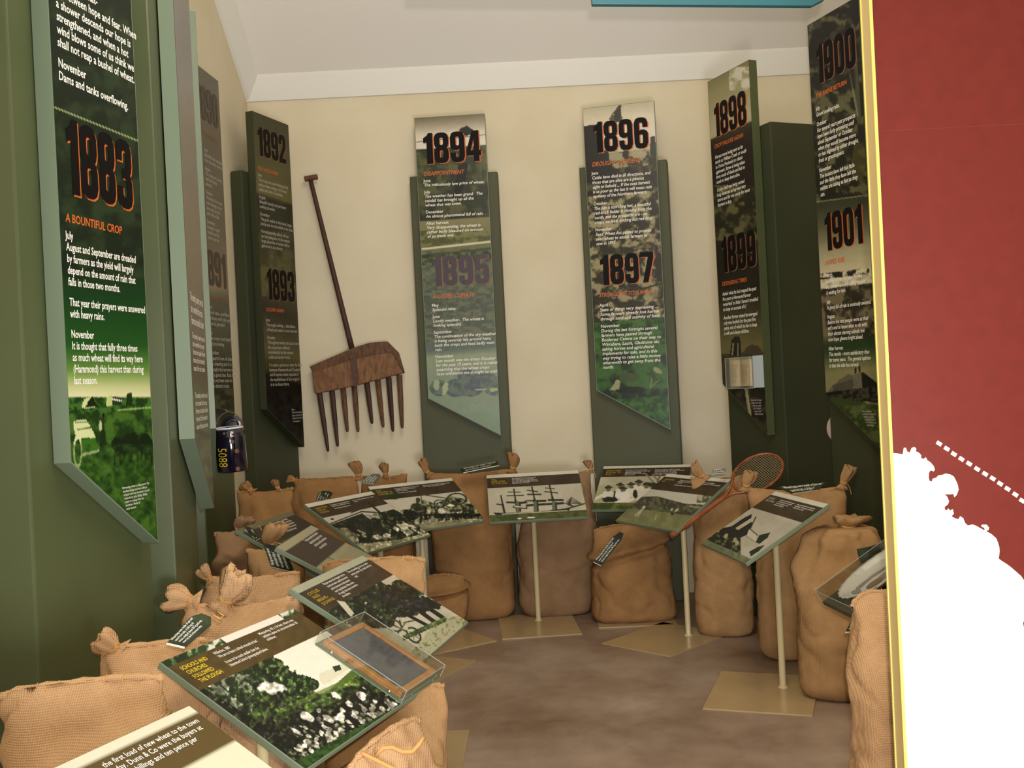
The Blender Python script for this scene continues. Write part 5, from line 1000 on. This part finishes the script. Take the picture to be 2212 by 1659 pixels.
for s_ in (1, -1):
    G().tube([R(RL*.49, .004*s_), R(RL*.56, .016*s_), R(hc-a1*.80, b1*.56*s_), R(hc-a1*.5, b1*.86*s_)], [.0075, .0072, .007, .0065], 8).out('throat_arm', M_racket, root, True)
g = G()
for i in range(-8, 9):
    y = i*b1/9.; L_ = a1*math.sqrt(max(0, 1-(y/b1)**2)); g.tube([R(hc-L_, y), R(hc+L_, y)], .0009, 4)
for i in range(-11, 12):
    x = i*a1/12.; L_ = b1*math.sqrt(max(0, 1-(x/a1)**2)); g.tube([R(hc+x, -L_, .001), R(hc+x, L_, .001)], .0009, 4)
o = g.out('string_bed', M_gut, root); o['kind'] = 'stuff'

# ------------------------------------------------------------------ blue enamel can hanging from the 1890 column
dc = 4.42; c0 = P(503, 1018, dc); c1 = P(500, 924, dc); up = (c1-c0); hL = up.length; rC = .066
root = thing('enamel_can', 'dark blue enamel can numbered 5088 hanging by the left columns', 'can', tuple(c0))
upn = Vector((-.03, -.04, 1)).normalized(); c0 = c0+Vector((0, 0, .0))
G().lathe([(.001, 0), (rC*.93, 0), (rC, .006), (rC, hL*.80), (rC*.985, hL*.82), (rC*.90, hL*.86), (rC*.90, hL), (rC*.87, hL), (rC*.87, hL*.86), (rC*.95, hL*.8), (rC*.95, .01), (.001, .008)], c0, 40, ax=upn).out('can_body', M_blue, root, True)
G().lathe([(rC*.86, hL-.004), (rC*.93, hL-.003), (rC*.95, hL+.003), (rC*.90, hL+.005), (rC*.86, hL+.002)], c0, 40, ax=upn).out('rim', M_enwhite, root, True)
s1 = Vector((1, .1, 0)); hp = []
for i in range(13): a = math.pi*i/12; hp.append(c0+upn*(hL*.93+.085*math.sin(a))+s1*rC*.92*math.cos(a)+Vector((0, .02*math.sin(a), 0)))
G().tube(hp, .002, 6).out('wire_handle', M_wire, root, True)
lc = c0+upn*(hL-.012)+Vector((-.004, .062, .016)); G().lathe([(.001, .004), (.03, .004), (.052, .0), (.054, -.006), (.05, -.003), (.001, 0)], lc, 28, ax=Vector((.1, -.93, .3))).out('lid', M_blue, root, True)
for (du, dv, r_) in ((511, 952, .008), (519, 972, .010), (521, 1010, .010), (493, 935, .006)):
    p = P(du, dv, dc); rel = p-c0; hz = rel.dot(upn); axp = c0+upn*hz; rad = (p-axp); rad.y = -math.sqrt(max(0, (rC*(.9 if hz > hL*.86 else 1.0))**2-rad.x**2)); rad.z = 0
    G().lathe([(.0001, .0009), (r_*.6, .0008), (r_, .0)], axp+rad, 12, ax=rad).out('chip', M_rust, root, True)
def cyl_text(txt, uc, vt, vb, m):
    # digits run down the can, wrapped on its side
    vs0, fs0 = glyphs(txt, 0, -.008); xs = [v[0] for v in vs0]; x0, x1 = min(xs), max(xs); V = []
    zt = (P(uc, vt, dc)-c0).dot(upn); zb = (P(uc, vb, dc)-c0).dot(upn); xc = (P(uc, (vt+vb)/2, dc)-c0).x+.004; sc = (zt-zb)/(x1-x0); ang0 = math.asin(max(-1, min(1, xc/rC)))
    for v in vs0:
        z = zt-(v[0]-x0)*sc; an = ang0+(v[1]-.35)*sc*1.5/rC; r_ = rC+.0008; V.append(c0+upn*z+Vector((math.sin(an)*r_, -math.cos(an)*r_, 0)))
    mesh_obj('number', V, fs0, m, root)
cyl_text('5088', 489, 967, 1007, M_yellow)
# hook holding it
G().tube([hp[6], hp[6]+Vector((-.02, .0, .012)), hp[6]+Vector((-.06, .03, .014))], .003, 6).out('hook', M_wire, root, True)
# white plate peeping out between the two right columns
pc = P(1824, 925, 4.80); g = G(); g.lathe([(.0001, .006), (.045, .006), (.05, .010), (.078, .022), (.08, .020), (.05, .004), (.0001, .0)], pc, 40, ax=Vector((-.55, -.8, .1)))
tag(g.out('hanging_plate', mat('pink_white_china', (176, 160, 150), .3), smooth=True, origin=tuple(pc)), 'pale china plate edge peeping from behind the 1901 column', 'plate')
